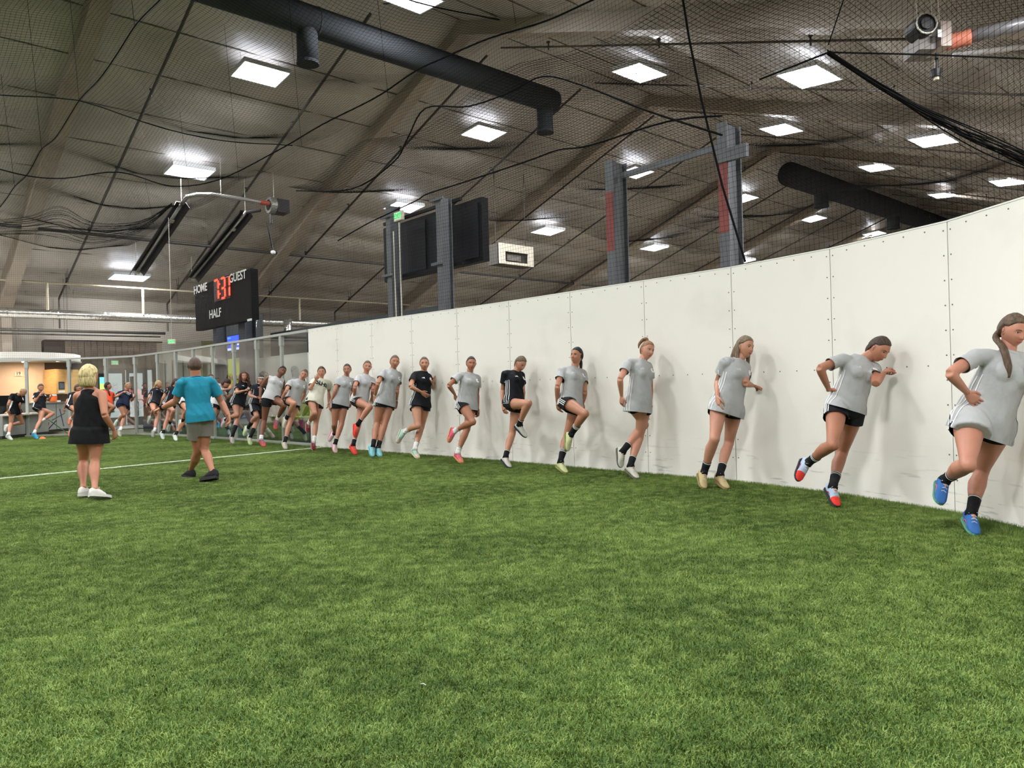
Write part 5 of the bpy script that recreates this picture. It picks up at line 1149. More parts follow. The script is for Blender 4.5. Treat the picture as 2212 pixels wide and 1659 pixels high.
    tw_ = lambda v: H + Ld * v[0] * hk + Fd * v[1] * hk + Uh * v[2] * hk
    if tail == 'male': hair_cap(H, Ld, Fd, Uh, hk, hm, root, .005, .012, -.05, part=False)
    elif tail == 'bob':
        hair_cap(H, Ld, Fd, Uh, hk, hm, root, .026, -.012, -.095, vol=.006)
        mb = MB(); rg = []
        for z, sx, sy, y0 in ((.06, .074, .080, -.020), (.02, .090, .094, -.020), (-.03, .098, .098, -.022), (-.07, .101, .094, -.022), (-.105, .094, .084, -.022), (-.122, .080, .070, -.022)):
            rg.append([tw_((sx * math.cos(a), y0 + (sy if math.sin(a) < 0 else sy * .62) * math.sin(a) + .0, z + .004 * math.sin(a * 9))) for a in [2 * math.pi * i / 40 for i in range(40)]])
        mb.rings(rg); mb.build('hair_lengths', hm, root, smooth=True)
    else:
        hair_cap(H, Ld, Fd, Uh, hk, hm, root, .010 if tail in ('pony', 'bun', 'low', 'high') else .018, vol=.004)
    dn = -Z / max(hk, .1)
    if tail == 'pony':
        s_ = tw_((0, -.100, .020)); strands(H, Ld, Fd, Uh, hk, [tw_((0, -.085, .030)), s_, s_ - Z * .05 - Fd * .035, s_ - Z * .13 - Fd * .030, s_ - Z * .22 - Fd * .012], [.018, .024, .028, .022, .006], hm, root)
    elif tail == 'low':
        s_ = tw_((0, -.090, -.035)); strands(H, Ld, Fd, Uh, hk, [tw_((0, -.075, -.02)), s_, s_ - Z * .05 - Fd * .02, s_ - Z * .13 - Fd * .015, s_ - Z * .2], [.018, .026, .03, .024, .006], hm, root)
    elif tail == 'bun':
        mb = MB(); mb.ell(tw_((0, -.095, .06)), (.036 * hk, .034 * hk, .036 * hk), None, 14, 10); mb.build('hair_bun', hm, root, smooth=True)
    elif tail == 'high':
        strands(H, Ld, Fd, Uh, hk, [tw_((0, -.05, .10)), tw_((.0, -.075, .135)), tw_((-.03, -.11, .11)), tw_((-.05, -.13, .05)), tw_((-.045, -.125, 0))], [.018, .03, .028, .02, .004], hm, root)
        mb = MB(); 
        for a in range(5): mb.tube([tw_((-.02, -.07, .12)), tw_((-.05 - .012 * a, -.06, .125 - .01 * a)), tw_((-.085 - .004 * a, -.05, .13 - .02 * a))], [.004 * hk, .003 * hk, .001 * hk], 5)
        mb.build('loose_strands', hm, root)['kind'] = 'stuff'
        strands(H, Ld, Fd, Uh, hk, [tw_((.05, -.06, -.02)), tw_((.065, -.055, -.07)), tw_((.06, -.05, -.115))], [.024, .026, .008], hm, root, 'hair_lengths')
    elif tail in ('side', 'side_back'):
        # tail brought forward over the right shoulder
        a = joints['R'][4].lerp(N, .55) + Fv * .07 * k
        q1 = tw_((-.070, -.055, -.075)); q2 = q1 - Z * .075 * k + Fv * .115 * k - Ld * .035 * k; q3 = q2 - Z * .13 * k + Fv * .045 * k; strands(H, Ld, Fd, Uh, hk, [tw_((-.03, -.085, -.02)), q1, q2, q3, q3 - Z * .08 * k], [.020, .028, .032, .030, .010], hm, root)
    elif tail == 'half':
        for s, ex in ((-1, .30), (1, .24)):
            strands(H, Ld, Fd, Uh, hk, [tw_((s * .066, -.02, .03)), tw_((s * .078, -.022, -.03)), tw_((s * .082, -.02, -.09)), tw_((s * .075, -.0, -.15)), tw_((s * .07, .02, -.22))], [.022, .026, .024, .02, .005], hm, root, 'hair_lengths', .5)
        strands(H, Ld, Fd, Uh, hk, [tw_((0, -.085, .02)), tw_((0, -.10, -.05)), tw_((-.01, -.11, -.12)), tw_((-.03, -.12, -.17)), tw_((-.05, -.13, -.22))], [.05, .06, .055, .045, .01], hm, root, 'hair_lengths', .45)
    elif tail == 'curly':
        rnd = random.Random(4); mb = MB()
        for i in range(46):
            a = rnd.uniform(.75, math.pi * 2 - .75); r = rnd.uniform(.075, .105); z0 = rnd.uniform(.0, .09); ln_ = rnd.uniform(.16, .27); ph_ = rnd.random() * 6
            pts = []
            for q in range(9):
                t = q / 8; rr = r + .035 * t; pts.append(tw_((math.sin(a) * rr, math.cos(a) * rr - .01, z0)) - Z * (ln_ * t * hk) + Ld * (.010 * math.sin(q * 1.9 + ph_)) + Fd * (.010 * math.cos(q * 1.9 + ph_)))
            mb.tube(pts, [.010 * hk] + [.013 * hk] * 7 + [.003], 6)
        c_ = mb.build('hair_curls', hm, root, smooth=True); c_['kind'] = 'stuff'
    elif tail == 'shoulder':
        mb = MB(); rg = []
        for z, sx, sy, y0 in ((.03, .080, .088, -.018), (-.03, .084, .088, -.022), (-.075, .078, .074, -.024), (-.10, .06, .055, -.024)): rg.append([tw_((sx * math.cos(a), y0 + (sy if math.sin(a) < 0 else sy * .5) * math.sin(a), z)) for a in [2 * math.pi * i / 30 for i in range(30)]])
        mb.rings(rg); mb.build('hair_lengths', hm, root, smooth=True)
    # ---------------- clothing
    sd_ = g.x * 7.3
    def wrinkle(me, amp):
        me.update(); vs = me.vertices; nrm = [v.normal.copy() for v in vs]
        for v, n_ in zip(vs, nrm):
            q = v.co; w1 = q.dot(up) * 9 + (q.x + q.y) * 11; a = noise.noise(Vector((w1, q.z * 3.5, q.x * 3 + sd_))) * 1.3 + .5 * noise.noise(Vector((q.x * 20, q.y * 20, q.z * 9 + sd_)))
            v.co = q + n_ * (amp * a)
        me.update()
    def garment(mb_, name, col, amp=.004, it=4, v=None, kind='cloth', cuts=(), guard=False):
        me = remesh(mb_, v or (.011 if hi else .015), it, name); wrinkle(me, amp * k); co = [x.co.copy() for x in me.vertices]
        # open ends: every cut is (point, outward direction, reach); what lies beyond the plane near the point goes
        def gone(c):
            for a, d, rr in cuts:
                s_ = (c - a).dot(d)
                if 0 < s_ < (9 if rr > 1 else .10) and (c - a - d * s_).length < rr and (rr > 1 or not guard or outside(c)): return True
            return False
        dead = [gone(c) for c in co]
        rim = {v_ for p in me.polygons if any(dead[x] for x in p.vertices) for v_ in p.vertices if not dead[v_]}
        for i_ in rim:
            c = co[i_]
            for a, d, rr in cuts:
                s_ = (c - a).dot(d)
                if -.03 < s_ <= 0 and (c - a - d * s_).length < rr: co[i_] = c - d * s_; break
        keep = [tuple(p.vertices) for p in me.polygons if not any(dead[v_] for v_ in p.vertices)]; used = sorted({v_ for f_ in keep for v_ in f_}); ix = {v_: i_ for i_, v_ in enumerate(used)}
        o_ = MB(); o_.add([co[v_] for v_ in used], [tuple(ix[v_] for v_ in f_) for f_ in keep]); bpy.data.meshes.remove(me); return o_.build(name, cloth_mat(col, kind), root, smooth=True), o_
    # shorts
    ms = MB(); s_b = b_
    mw = .90 if male else 1.0; s_b *= mw
    loft(ms, [(-.16, .10, .085), (-.09, .165 * s_b, .125 * s_b, -.012), (.04, .174 * s_b, .128 * s_b, -.012), (.18, .150 * s_b, .112 * s_b, -.004), (.24, .125 * s_b, .10 * s_b)])
    for side, (HP, K, A, Tt, SH, E, Wr, Ft) in joints.items():
        kd_ = (K - HP).normalized(); e = short_len
        limb(ms, HP - kd_ * .02, K, [(0, .100 * k * b_), (e * .6, .102 * k * b_, .003), (e * 1.12, (.106 if not male else .112) * k * b_, .003)], 18, Fh)
    if skirt: loft(ms, [(-.42, .205 * b_, .155 * b_, -.01), (-.20, .192 * b_, .148 * b_, -.012), (.05, .176 * b_, .132 * b_, -.012)], 28)
    sc_cuts = [(P.lerp(N, -.30), -up, 2.0)] if skirt else [(HP.lerp(K, short_len * .93), (K - HP).normalized(), .125 * k * max(b_, 1)) for (HP, K, *_q) in joints.values()]
    sho, shm = garment(ms, 'shorts', shorts, .004, cuts=sc_cuts)
    # shirt
    mt = MB(); s2 = b_ ** .8 if b_ > 1 else 1.0; hem = -shirt_len
    if male: prof = [(hem - .07, .178, .160, -.010), (.08, .176, .156, -.010), (.35, .146, .122), (.6, .156, .128, .006), (.78, .164, .122, .006), (.88, .150, .10), (.96, .115, .085), (1.02, .078, .07)]
    elif tank: prof = [(hem - .07, .190, .148), (.1, .190, .146), (.4, .160, .128), (.62, .160, .128, .004), (.74, .138, .122, -.002), (.84, .072, .106, -.010), (.92, .088, .082, -.010), (.955, .078, .064, -.008)]
    else: prof = [(hem - .07, .182 * s2, .144 * s2, -.004), (.05, .182 * s2, .144 * s2, -.005), (.3, .158 * s2, .120 * s2, .004), (.55, .150 * s2, .116 * s2, .008), (.74, .158, .124, .012), (.86, .150, .104, .006), (.94, .108, .080, .002), (1.0, .074, .064), (1.03, .062, .056)]
    loft(mt, prof, 28)
    for (HP, K, *_q) in joints.values():
        if not tank and (K - HP).normalized().dot(-up) > .70 and shirt_len > -.05: limb(mt, HP + up * .04, K, [(0, .098 * k * b_), (.15, .106 * k * b_, .010), (.42, .110 * k * b_, .012)], 18, Fh)
    if not male and not tank:
        l, f = frame(.7); c = P.lerp(N, .69)
        for s in (-1, 1): mt.ell(c + l * (s * .060 * k) + f * .088 * k, (.066 * k * b_, .056 * k * b_, .070 * k * b_), None, 14, 10)
    if not tank:
        for side, (HP, K, A, Tt, SH, E, Wr, Ft) in joints.items():
            m_ = 1.18 if male else 1.0
            limb(mt, N.lerp(P, .09), SH, [(0, .058 * k), (1, .058 * k * m_)], 14)
            if sleeve > 0: limb(mt, SH, E, [(-.12, .042 * k * m_), (0, .055 * k * m_), (.2, .056 * k * m_), (sleeve, .062 * k * m_ * b_ ** .5), (sleeve + .12, .062 * k * m_)], 18)
    cts = [(P.lerp(N, hem), -up, 2.0)]
    if not tank and sleeve > 0: cts += [(SH.lerp(E, sleeve + .02), (E - SH).normalized(), .085 * k * (1.2 if male else 1)) for (HP, K, A, Tt, SH, E, Wr, Ft) in joints.values()]
    def outside(c):
        d_ = N - P; t = (c - P).dot(d_) / d_.length_squared; l, f = frame(t); q = c - P.lerp(N, t)
        w_ = float(np.interp(t, [a[0] for a in prof], [a[1] for a in prof])) * k; dd = float(np.interp(t, [a[0] for a in prof], [a[2] for a in prof])) * k
        return (q.dot(l) / (w_ * 1.1)) ** 2 + (q.dot(f) / (dd * 1.3)) ** 2 > 1 or t > 1.05
    sh, shirtm = garment(mt, 'shirt', shirt, .0075, 4, kind='shirt', cuts=cts, guard=True)
    if not tank:
        mb = MB(); l, f = frame(1); cpt = P.lerp(N, 1.005); rr_ = .078 if male else .066
        mb.tube([cpt + l * (rr_ * k * math.cos(a)) + f * (rr_ * .9 * k * math.sin(a)) - up * (.012 * k * math.sin(a)) for a in [2 * math.pi * i / 24 for i in range(25)]], .0065 * k, 6); mb.build('collar', cloth_mat(tuple(int(c_ * .93) for c_ in shirt), 'collar'), sh, smooth=True)
    bvh = BVHTree.FromPolygons([Vector(v) for v in shirtm.v], shirtm.f); bvs = BVHTree.FromPolygons([Vector(v) for v in shm.v], shm.f)
    def hit(tree, o_, d_, far=.24):
        r_ = tree.ray_cast(o_ + d_ * far, -d_); return r_[0] + r_[1] * .0022 if r_[0] is not None and (r_[0] - o_).length < far * .96 else None
    # three stripes down each side
    if stripes:
        for s in (-1, 1):
            for a in (-13, 0, 13) if stripes is True else (0,):
                for tree, par, ts in ((bvh, sh, [hem + .015 + (.66 - hem) * i / 22 for i in range(23)]), (bvs, sho, [-.28 + .5 * i / 14 for i in range(15)])):
                    P_ = []; wdt = (.0055 if stripes is True else .03) * k
                    for t in ts:
                        l, f = frame(t); d_ = (l * s * math.cos(R(a)) + f * math.sin(R(a + 4))).normalized(); c = P.lerp(N, t)
                        if par is sho: 
                            HPj, Kj = joints['R' if s < 0 else 'L'][:2]; kk = (Kj - HPj).normalized(); tt = (ts[-1] - t) / .5; c = HPj - kk * .06 * k + kk * (tt * (short_len * .405 + .06) * k); ax = (l * s - kk * (l * s).dot(kk)).normalized(); ay = (f - kk * f.dot(kk)).normalized(); d_ = (ax * math.cos(R(a)) + ay * math.sin(R(a + 4))).normalized(); c2 = hit(tree, c, d_, .3)
                        else: c2 = hit(tree, c, d_, .28); ay = f
                        P_.append((c2, ay if par is sho else f))
                    run = MB(); prev = None; nb = 0
                    for q, (c2, ay) in enumerate(P_):
                        if c2 is None: prev = None; continue
                        b0 = len(run.v); run.v += [tuple(c2 - ay * wdt), tuple(c2 + ay * wdt)]
                        if prev is not None and (Vector(run.v[prev]) - c2).length < .09: run.f.append((prev, b0, b0 + 1, prev + 1)); run.m.append(0); nb += 1
                        prev = b0
                    if nb > 2: run.build('stripe', cloth_mat(stripecol, 'stripe'), par)
    l, f = frame(.8)
    def decal(c, rad, m, name, inner=None):
        run = MB(); n = 16; ctr = hit(bvh, c, f); 
        if ctr is None: return
        vs = [ctr]; ok = True
        for i in range(n):
            q = hit(bvh, c + l * rad * math.cos(2 * math.pi * i / n) + up * rad * math.sin(2 * math.pi * i / n), f)
            vs.append(q if q is not None else ctr)
        mids = []
        for i in range(n):
            q = hit(bvh, c + l * rad * .5 * math.cos(2 * math.pi * i / n) + up * rad * .5 * math.sin(2 * math.pi * i / n), f); mids.append(q if q is not None else ctr)
        vs = [v + f * .0025 for v in vs] + [v + f * .0025 for v in mids]
        run.add(vs, [(0, n + i + 1, n + (i + 1) % n + 1) for i in range(n)] + [(i + 1, (i + 1) % n + 1, n + (i + 1) % n + 1, n + i + 1) for i in range(n)]); return run.build(name, m, sh)
    if crest:
        c = P.lerp(N, .78) + l * .078 * k; dcl = decal(c, .036 * k, cloth_mat((232, 232, 232), 'crest'), 'crest')
        run = MB(); ring = []
        for i in range(17):
            q = hit(bvh, c + l * .034 * k * math.cos(2 * math.pi * i / 16) + up * .034 * k * math.sin(2 * math.pi * i / 16), f)
            if q is not None: ring.append(q + f * .003)
        if len(ring) > 12: run.tube(ring, .0016 * k, 4); 
        q = hit(bvh, c, f)
        if q is not None: run.tube([q - up * .014 * k + f * .005 - l * .008 * k, q + f * .005, q + up * .012 * k + f * .005 + l * .006 * k], [.002 * k, .005 * k, .002 * k], 4); run.tube([q + f * .005, q + f * .005 - up * .012 * k + l * .010 * k], .002 * k, 4)
        if run.v: run.build('crest_mark', cloth_mat((126, 84, 78), 'crest'), sh)['kind'] = 'stuff'
    if logo:
        c = P.lerp(N, .79) - l * .075 * k; run = MB()
        for bi, (x0, w_, h_) in enumerate(((-.020, .010, .010), (-.006, .011, .018), (.009, .012, .026))):
            qs = [hit(bvh, c + l * x * k + up * y * k, f) for x, y in ((x0, -.012), (x0 + w_, -.012), (x0 + w_ * .55, -.012 + h_), (x0 - w_ * .25, -.012 + h_ * .8))]
            if all(q is not None for q in qs): run.add(qs, [(0, 1, 2, 3)])
        if run.f: run.build('chest_logo', cloth_mat((236, 236, 236) if sum(shirt) < 300 else (205, 205, 208), 'logo'), sh)['kind'] = 'stuff'
    if text:
        for txt, tt, size, colr, bold in text:
            vs, fs = text_mesh(txt, size * k, 0, bold); run = MB(); pv = []
            tb = bmesh.new(); bv = [tb.verts.new(v) for v in vs]
            for f_ in fs:
                if len(set(f_)) > 2:
                    try: tb.faces.new([bv[q] for q in f_])
                    except ValueError: pass
            bmesh.ops.triangulate(tb, faces=tb.faces[:])
            for _ in range(4):
                le = [e for e in tb.edges if e.calc_length() > .014]
                if le: bmesh.ops.subdivide_edges(tb, edges=le, cuts=1); bmesh.ops.triangulate(tb, faces=tb.faces[:])
            tb.verts.index_update(); vs = [v.co.copy() for v in tb.verts]; fs = [tuple(v.index for v in f_.verts) for f_ in tb.faces]; tb.free()
            for v in vs:
                q = hit(bvh, P.lerp(N, tt) + l * v.x + up * v.y, f); pv.append(q + f * .003 if q is not None else P.lerp(N, tt) + f * .1)
            run.add(pv, fs); run.build('lettering', cloth_mat(colr, 'print'), sh)
    # socks and shoes
    for si, (side, (HP, K, A, Tt, SH, E, Wr, Ft)) in enumerate(joints.items()):
        d_ = (K - A).normalized(); sk = sock if not isinstance(sock[0], tuple) else sock[si]
        if sock_h > 0:
            mb = MB(); hh = sock_h * k; limb(mb, A - d_ * .04 * k, A + d_ * hh, [(0, .040 * k), (.35, .037 * k), (.7, .040 * k + .06 * max(0, sock_h - .1)), (1, .041 * k + .08 * max(0, sock_h - .1))], 16)
            limb(mb, A + d_ * .02 * k, A.lerp(Tt, .22), [(0, .038 * k), (1, .030 * k)], 12); so = mb.build('sock', cloth_mat(sk, 'sock'), root, smooth=True)
            if sockring:
                for q in range(sockring if sockring is not True else 1):
                    mb = MB(); r0 = .0425 * k + .08 * max(0, sock_h - .1); limb(mb, A + d_ * (hh - .012 - q * .018), A + d_ * (hh - .005 - q * .018), [(0, r0), (1, r0)], 16); mb.build('sock_band', cloth_mat((226, 226, 222) if sum(sk) < 300 else (90, 90, 92), 'band'), so)
        c1, c2_ = shoes if not isinstance(shoes[0][0], tuple) else shoes[si]
        shoe(root, A, Tt, d_, k * (1.12 if male else 1.0), c1, c2_, accent, Lh, laces, shoe_style, toecol)
    if extra: extra(root, joints, k, dict(H=H, L=Ld, F=Fd, U=Uh, hk=hk, P=P, N=N, tw=tw_, Fv=Fv))
    return root
def band(which, pos, r, col, name='wristband', wdt=.02):
    def f(root, J, k, d): E, Wr = J[which][5], J[which][6]; p = E.lerp(Wr, pos); dd = (Wr - E).normalized(); mb = MB(); limb(mb, p, p + dd * wdt, [(0, r * k), (1, r * k)], 16); mb.build(name, mat('band_%d_%d' % col[:2], S2L(*col), .5), root, smooth=True)
    return f
def both(*fs):
    def f(*a):
        for g_ in fs: g_(*a)
    return f
def headband(col):
    def f(root, J, k, d):
        mb = MB(); rg = []
        for z, o_ in ((.030, .0085), (.038, .014), (.056, .014), (.064, .0085)):
            lat = math.asin(z / .113); rg.append([d['H'] + d['L'] * q.x * d['hk'] + d['F'] * q.y * d['hk'] + d['U'] * q.z * d['hk'] for q in [head_pt(2 * math.pi * i / 36, lat, o_, False) for i in range(36)]][::-1])
        mb.rings(rg); mb.build('headband', mat('headband', S2L(*col), .8, 0, .4, 60), root, smooth=True)
    return f
def watch(root, J, k, d):
    E, Wr = J['L'][5], J['L'][6]; p = E.lerp(Wr, .90); dd = (Wr - E).normalized(); mb = MB(); limb(mb, p, p + dd * .024, [(0, .034 * k), (1, .034 * k)], 16); o = mb.build('watch', M_BLK, root, smooth=True)
    n_ = (-d['Fv'] + Z).normalized(); n_ = (n_ - dd * n_.dot(dd)).normalized(); mb = MB(); mb.box(p + dd * .012 + n_ * .036 * k, (.036, .036, .012), (dd, n_.cross(dd), n_)); mb.build('watch_face', M_BLK2, o)
GREY = (172, 173, 175); BLACK = (26, 27, 32); WHT = (226, 225, 220)
SA, SB, SC_ = (214, 164, 138), (198, 148, 120), (176, 126, 100)
person('girl in grey tee and blue boots at the right edge, hand on belly', 'c6', dict(H=(1565, 232), N=(1545, 372), RS=(1300, 400), LS=(1690, 440), RE=(1140, 510), RW=(1258, 640), RF=(1350, 735), LE=(1650, 590), LW=(1720, 660), RH=(1262, 860), LH=(1450, 890), RK=(1262, 1120), RA=(1118, 1210), RT=(1082, 1372), LK=(1350, 1165), LA=(1288, 1425), LT=(1318, 1575)),
       gnd=(1290, 1570), yaw=34, hyaw=34, k=1.0, bulk=1.16, skin=(189, 130, 107), head=(38, 22, 4), hair=(104, 84, 66), hair2=(64, 50, 40), tail='side', wr=(-.06, -.08), hands=(.12, .5), sock_h=.12, shoes=((58, 104, 168), (92, 150, 130)), accent=(214, 92, 120), hi=True, shirt_len=.22, short_len=.28, lift=(.10, 0), thumb=((0, -.3, 1), None), sockring=1)
person('girl in grey tee pressing a fist to the wall, red tipped boots', 'c6', dict(H=(672, 352), N=(552, 405), RS=(425, 425), LS=(640, 475), RE=(278, 475), RW=(340, 622), RF=(425, 612), LE=(648, 580), LW=(706, 508), LF=(740, 480), RH=(385, 780), LH=(505, 790), RK=(365, 985), RA=(212, 1095), RT=(136, 1222), LK=(425, 1040), LA=(368, 1250), LT=(402, 1390)),
       gnd=(375, 1388), yaw=36, k=1.0, skin=(176, 118, 92), head=(48, 38, 12), hair=(72, 54, 44), tail='low', wr=(.02, -.12), hands=(.25, 1.5), sock_h=.13, shoes=((176, 192, 214), (60, 60, 66)), toecol=(232, 66, 56), accent=(150, 30, 50), hi=True, shirt_len=.02, short_len=.32, lift=(.10, 0), heel=(0, .05), sockring=2, neck_dy=-.02, head_dy=-.06)
person('girl in grey tee with half tied light brown hair, both tan boots on the turf', 'c5', dict(H=(1442, 222), N=(1380, 338), RS=(1248, 360), LS=(1440, 400), RE=(1180, 545), RW=(1178, 690), RF=(1188, 850), LE=(1440, 560), LW=(1510, 580), LF=(1575, 600), RH=(1185, 815), LH=(1330, 840), RK=(1150, 1085), RA=(1055, 1385), RT=(1055, 1545), LK=(1285, 1120), LA=(1202, 1410), LT=(1278, 1545)),
       gnd=(1160, 1548), sup='B', yaw=38, k=1.02, skin=(191, 135, 110), head=(44, 8, 8), hair=(134, 116, 94), hair2=(96, 78, 60), tail='half', wr=(-.08, .0), sock_h=.12, shoes=((192, 172, 128), (150, 130, 90)), hi=True, shirt_len=.16, short_len=.25, heel=(.02, .02), sockring=1)
person('girl in grey tee with a messy reddish blonde bun and white boots', 'c5', dict(H=(517, 250), N=(462, 340), RS=(345, 362), LS=(530, 400), RE=(258, 520), RW=(274, 680), RF=(275, 790), LE=(545, 600), LW=(545, 755), LF=(535, 860), RH=(375, 790), LH=(480, 820), RK=(490, 950), RA=(292, 1190), RT=(272, 1352), LK=(440, 1075), LA=(358, 1325), LT=(430, 1450)),
       gnd=(400, 1452), yaw=38, k=1.0, skin=(197, 139, 115), head=(34, 10, 14), hair=(160, 124, 90), hair2=(110, 76, 54), tail='high', wr=(-.04, -.02), sock_h=.11, shoes=((206, 204, 190), (110, 108, 96)), shirt_len=.17, short_len=.22, lift=(.06, 0), heel=(0, .05), sockring=1, hi=True)
person('girl in grey tee with black ponytail looking to the left, pale yellow boots', 'c4', dict(H=(1490, 238), N=(1462, 365), RS=(1338, 390), LS=(1560, 420), RE=(1290, 560), RW=(1288, 730), RF=(1310, 850), LE=(1578, 620), LW=(1556, 740), RH=(1368, 775), LH=(1478, 810), RK=(1580, 850), RA=(1442, 1050), RT=(1402, 1240), LK=(1395, 1060), LA=(1322, 1345), LT=(1390, 1465)),
       gnd=(1345, 1470), yaw=38, k=1.0, skin=(182, 125, 99), head=(-34, -2, 6), hair=(32, 28, 30), tail='low', wr=(-.05, 0), sock_h=.17, shoes=((206, 210, 158), (150, 150, 96)), sockring=3, lift=(-.06, 0), shirt_len=.08, heel=(0, .03), hi=True)
person('girl in black tee facing down with her knee lifted level, white boots', 'c4', dict(H=(900, 322), N=(838, 405), RS=(738, 425), LS=(910, 440), RE=(712, 600), RW=(714, 750), RF=(735, 850), LE=(925, 600), LW=(930, 700), RH=(790, 785), LH=(860, 800), RK=(985, 738), RA=(890, 950), RT=(968, 1090), LK=(812, 1060), LA=(745, 1290), LT=(795, 1410)),
       gnd=(760, 1412), yaw=40, k=.97, shirt=BLACK, skin=(191, 135, 109), head=(38, 36, 8), hair=(120, 104, 82), hair2=(70, 56, 44), tail='low', wr=(-.03, 0), sock_h=.08, shoes=((212, 208, 198), (50, 56, 76)), lift=(-.10, 0), shirt_len=.0, short_len=.26, heel=(0, .03), hi=True, sockring=1)
person('girl in grey tee with dark hair, hand on hip, pink and orange boots', 'c4', dict(H=(380, 322), N=(362, 420), RS=(258, 445), LS=(448, 475), RE=(142, 548), RW=(208, 645), RF=(218, 735), LE=(442, 640), LW=(450, 800), RH=(280, 790), LH=(380, 810), RK=(398, 935), RA=(218, 1020), RT=(148, 1152), LK=(335, 1015), LA=(240, 1250), LT=(292, 1362)),
       gnd=(265, 1365), yaw=34, k=.97, skin=(172, 114, 87), head=(8, 4, 4), hair=(58, 44, 40), tail='low', wr=(.06, 0), sock=(224, 222, 218), sock_h=.08, shoes=((222, 96, 122), (214, 150, 100)), toecol=(226, 140, 116), lift=(.06, 0), heel=(0, .03), shirt_len=.12, hi=True, bulk=1.04, sockring=1)
person('smiling girl in black tee with her palm on the wall, mint boots', 'c3', dict(H=(1530, 366), N=(1522, 462), RS=(1415, 492), LS=(1580, 515), RE=(1362, 640), RW=(1490, 700), RF=(1590, 770), LE=(1625, 645), LW=(1628, 600), LF=(1662, 515), RH=(1420, 870), LH=(1535, 885), RK=(1455, 1105), RA=(1305, 1165), RT=(1215, 1315), LK=(1495, 1120), LA=(1418, 1375), LT=(1465, 1487)),
       gnd=(1430, 1490), yaw=30, k=1.0, shirt=BLACK, skin=(191, 135, 107), head=(2, 2, 0), hair=(112, 92, 74), tail='low', wr=(-.10, -.14), sock=(224, 222, 218), sock_h=.12, shoes=((168, 204, 188), (210, 200, 180)), toecol=(216, 196, 176), lift=(.10, 0), heel=(0, .04), shirt_len=.10, short_len=.30, hands=(.25, .15), thumb=((0, -.4, 1), (0, -1, .3)), hi=True, sockring=1)
person('tallest girl in grey tee standing on both light blue boots by the white wall', 'c3', dict(H=(1176, 345), N=(1158, 435), RS=(1042, 465), LS=(1228, 500), RE=(975, 600), RW=(938, 755), RF=(928, 870), LE=(1205, 680), LW=(1196, 800), LF=(1190, 905), RH=(1000, 840), LH=(1110, 870), RK=(965, 1075), RA=(920, 1335), RT=(915, 1470), LK=(1055, 1090), LA=(982, 1350), LT=(1012, 1465)),
       gnd=(950, 1470), sup='B', yaw=33, k=1.04, skin=(178, 121, 94), head=(10, 4, 8), hair=(108, 88, 72), tail='low', wr=(-.06, 0), sock_h=.09, shoes=((138, 202, 210), (120, 180, 190)), shirt_len=.10, extra=both(band('R', .90, .027, (214, 190, 160)), band('L', .9, .027, (206, 190, 170))), sockring=False)
person('girl in pale grey tee with bright coral red boots, thigh raised', 'c3', dict(H=(848, 402), N=(832, 498), RS=(738, 530), LS=(915, 560), RE=(700, 640), RW=(692, 765), RF=(712, 860), LE=(915, 680), LW=(905, 770), RH=(705, 845), LH=(790, 865), RK=(880, 885), RA=(742, 1075), RT=(708, 1238), LK=(745, 1080), LA=(682, 1325), LT=(720, 1445)),
       gnd=(675, 1446), yaw=32, k=.97, shirt=(190, 190, 192), skin=(189, 130, 104), head=(4, 4, 8), hair=(104, 82, 64), tail='low', wr=(-.03, 0), sock_h=.10, shoes=((240, 84, 74), (230, 70, 60)), lift=(-.24, 0), shirt_len=.05, heel=(0, .02), sockring=1)
person('girl in grey tee with dark ponytail and pink white boots, glancing left', 'c3', dict(H=(608, 436), N=(588, 520), RS=(502, 552), LS=(672, 570), RE=(468, 680), RW=(408, 850), RF=(396, 945), LE=(668, 690), LW=(650, 830), RH=(468, 855), LH=(565, 870), RK=(458, 1085), RA=(458, 1190), RT=(395, 1292), LK=(540, 1085), LA=(468, 1305), LT=(475, 1425)),
       gnd=(450, 1428), yaw=28, k=.95, skin=(176, 120, 94), head=(-10, 4, 0), hair=(62, 50, 46), tail='low', wr=(-.05, 0), sock_h=.08, shoes=((226, 196, 196), (222, 150, 170)), lift=(.34, 0), shirt_len=.09, heel=(0, .03), sockring=1)
person('girl in cream SLHS tee touching her nose, dark red boots', 'c3', dict(H=(303, 465), N=(292, 548), RS=(205, 572), LS=(380, 588), RE=(160, 670), RW=(232, 560), RF=(268, 505), LE=(392, 700), LW=(385, 830), RH=(170, 820), LH=(265, 862), RK=(218, 955), RA=(152, 1068), RT=(138, 1182), LK=(235, 1075), LA=(212, 1290), LT=(210, 1396)),
       gnd=(200, 1398), yaw=22, k=.95, shirt=(214, 212, 196), skin=(191, 133, 107), head=(-4, 2, -4), hair=(92, 74, 58), tail='side', wr=(-.22, 0), sock=WHT, sock_h=.11, shoes=((128, 44, 52), (170, 150, 150)), lift=(.14, 0), stripes=False, logo=False, crest=False, text=[('SLHS', .70, .115, (26, 44, 36), .004)], hands=(.9, .4), shirt_len=.16, thumb=((0, -.4, .8), None), sockring=False)
person('girl in grey tee tilting her head, last player against the panes beside the white wall', 'd5', dict(H=(880, 296), N=(820, 378), RS=(655, 418), LS=(900, 450), RE=(595, 560), RW=(512, 700), RF=(512, 830), LE=(890, 600), LW=(830, 750), RH=(605, 760), LH=(750, 795), RK=(725, 770), RA=(605, 985), RT=(562, 1170), LK=(655, 1075), LA=(572, 1370), LT=(590, 1505)),
       gnd=(545, 1507), yaw=30, k=.95, skin=(189, 132, 105), head=(-8, 8, 22), hair=(110, 90, 70), tail='low', wr=(-.08, 0), sock_h=.10, shoes=((208, 200, 186), (190, 184, 170)), lift=(-.04, 0), shirt_len=.06, heel=(0, .02), sockring=1)
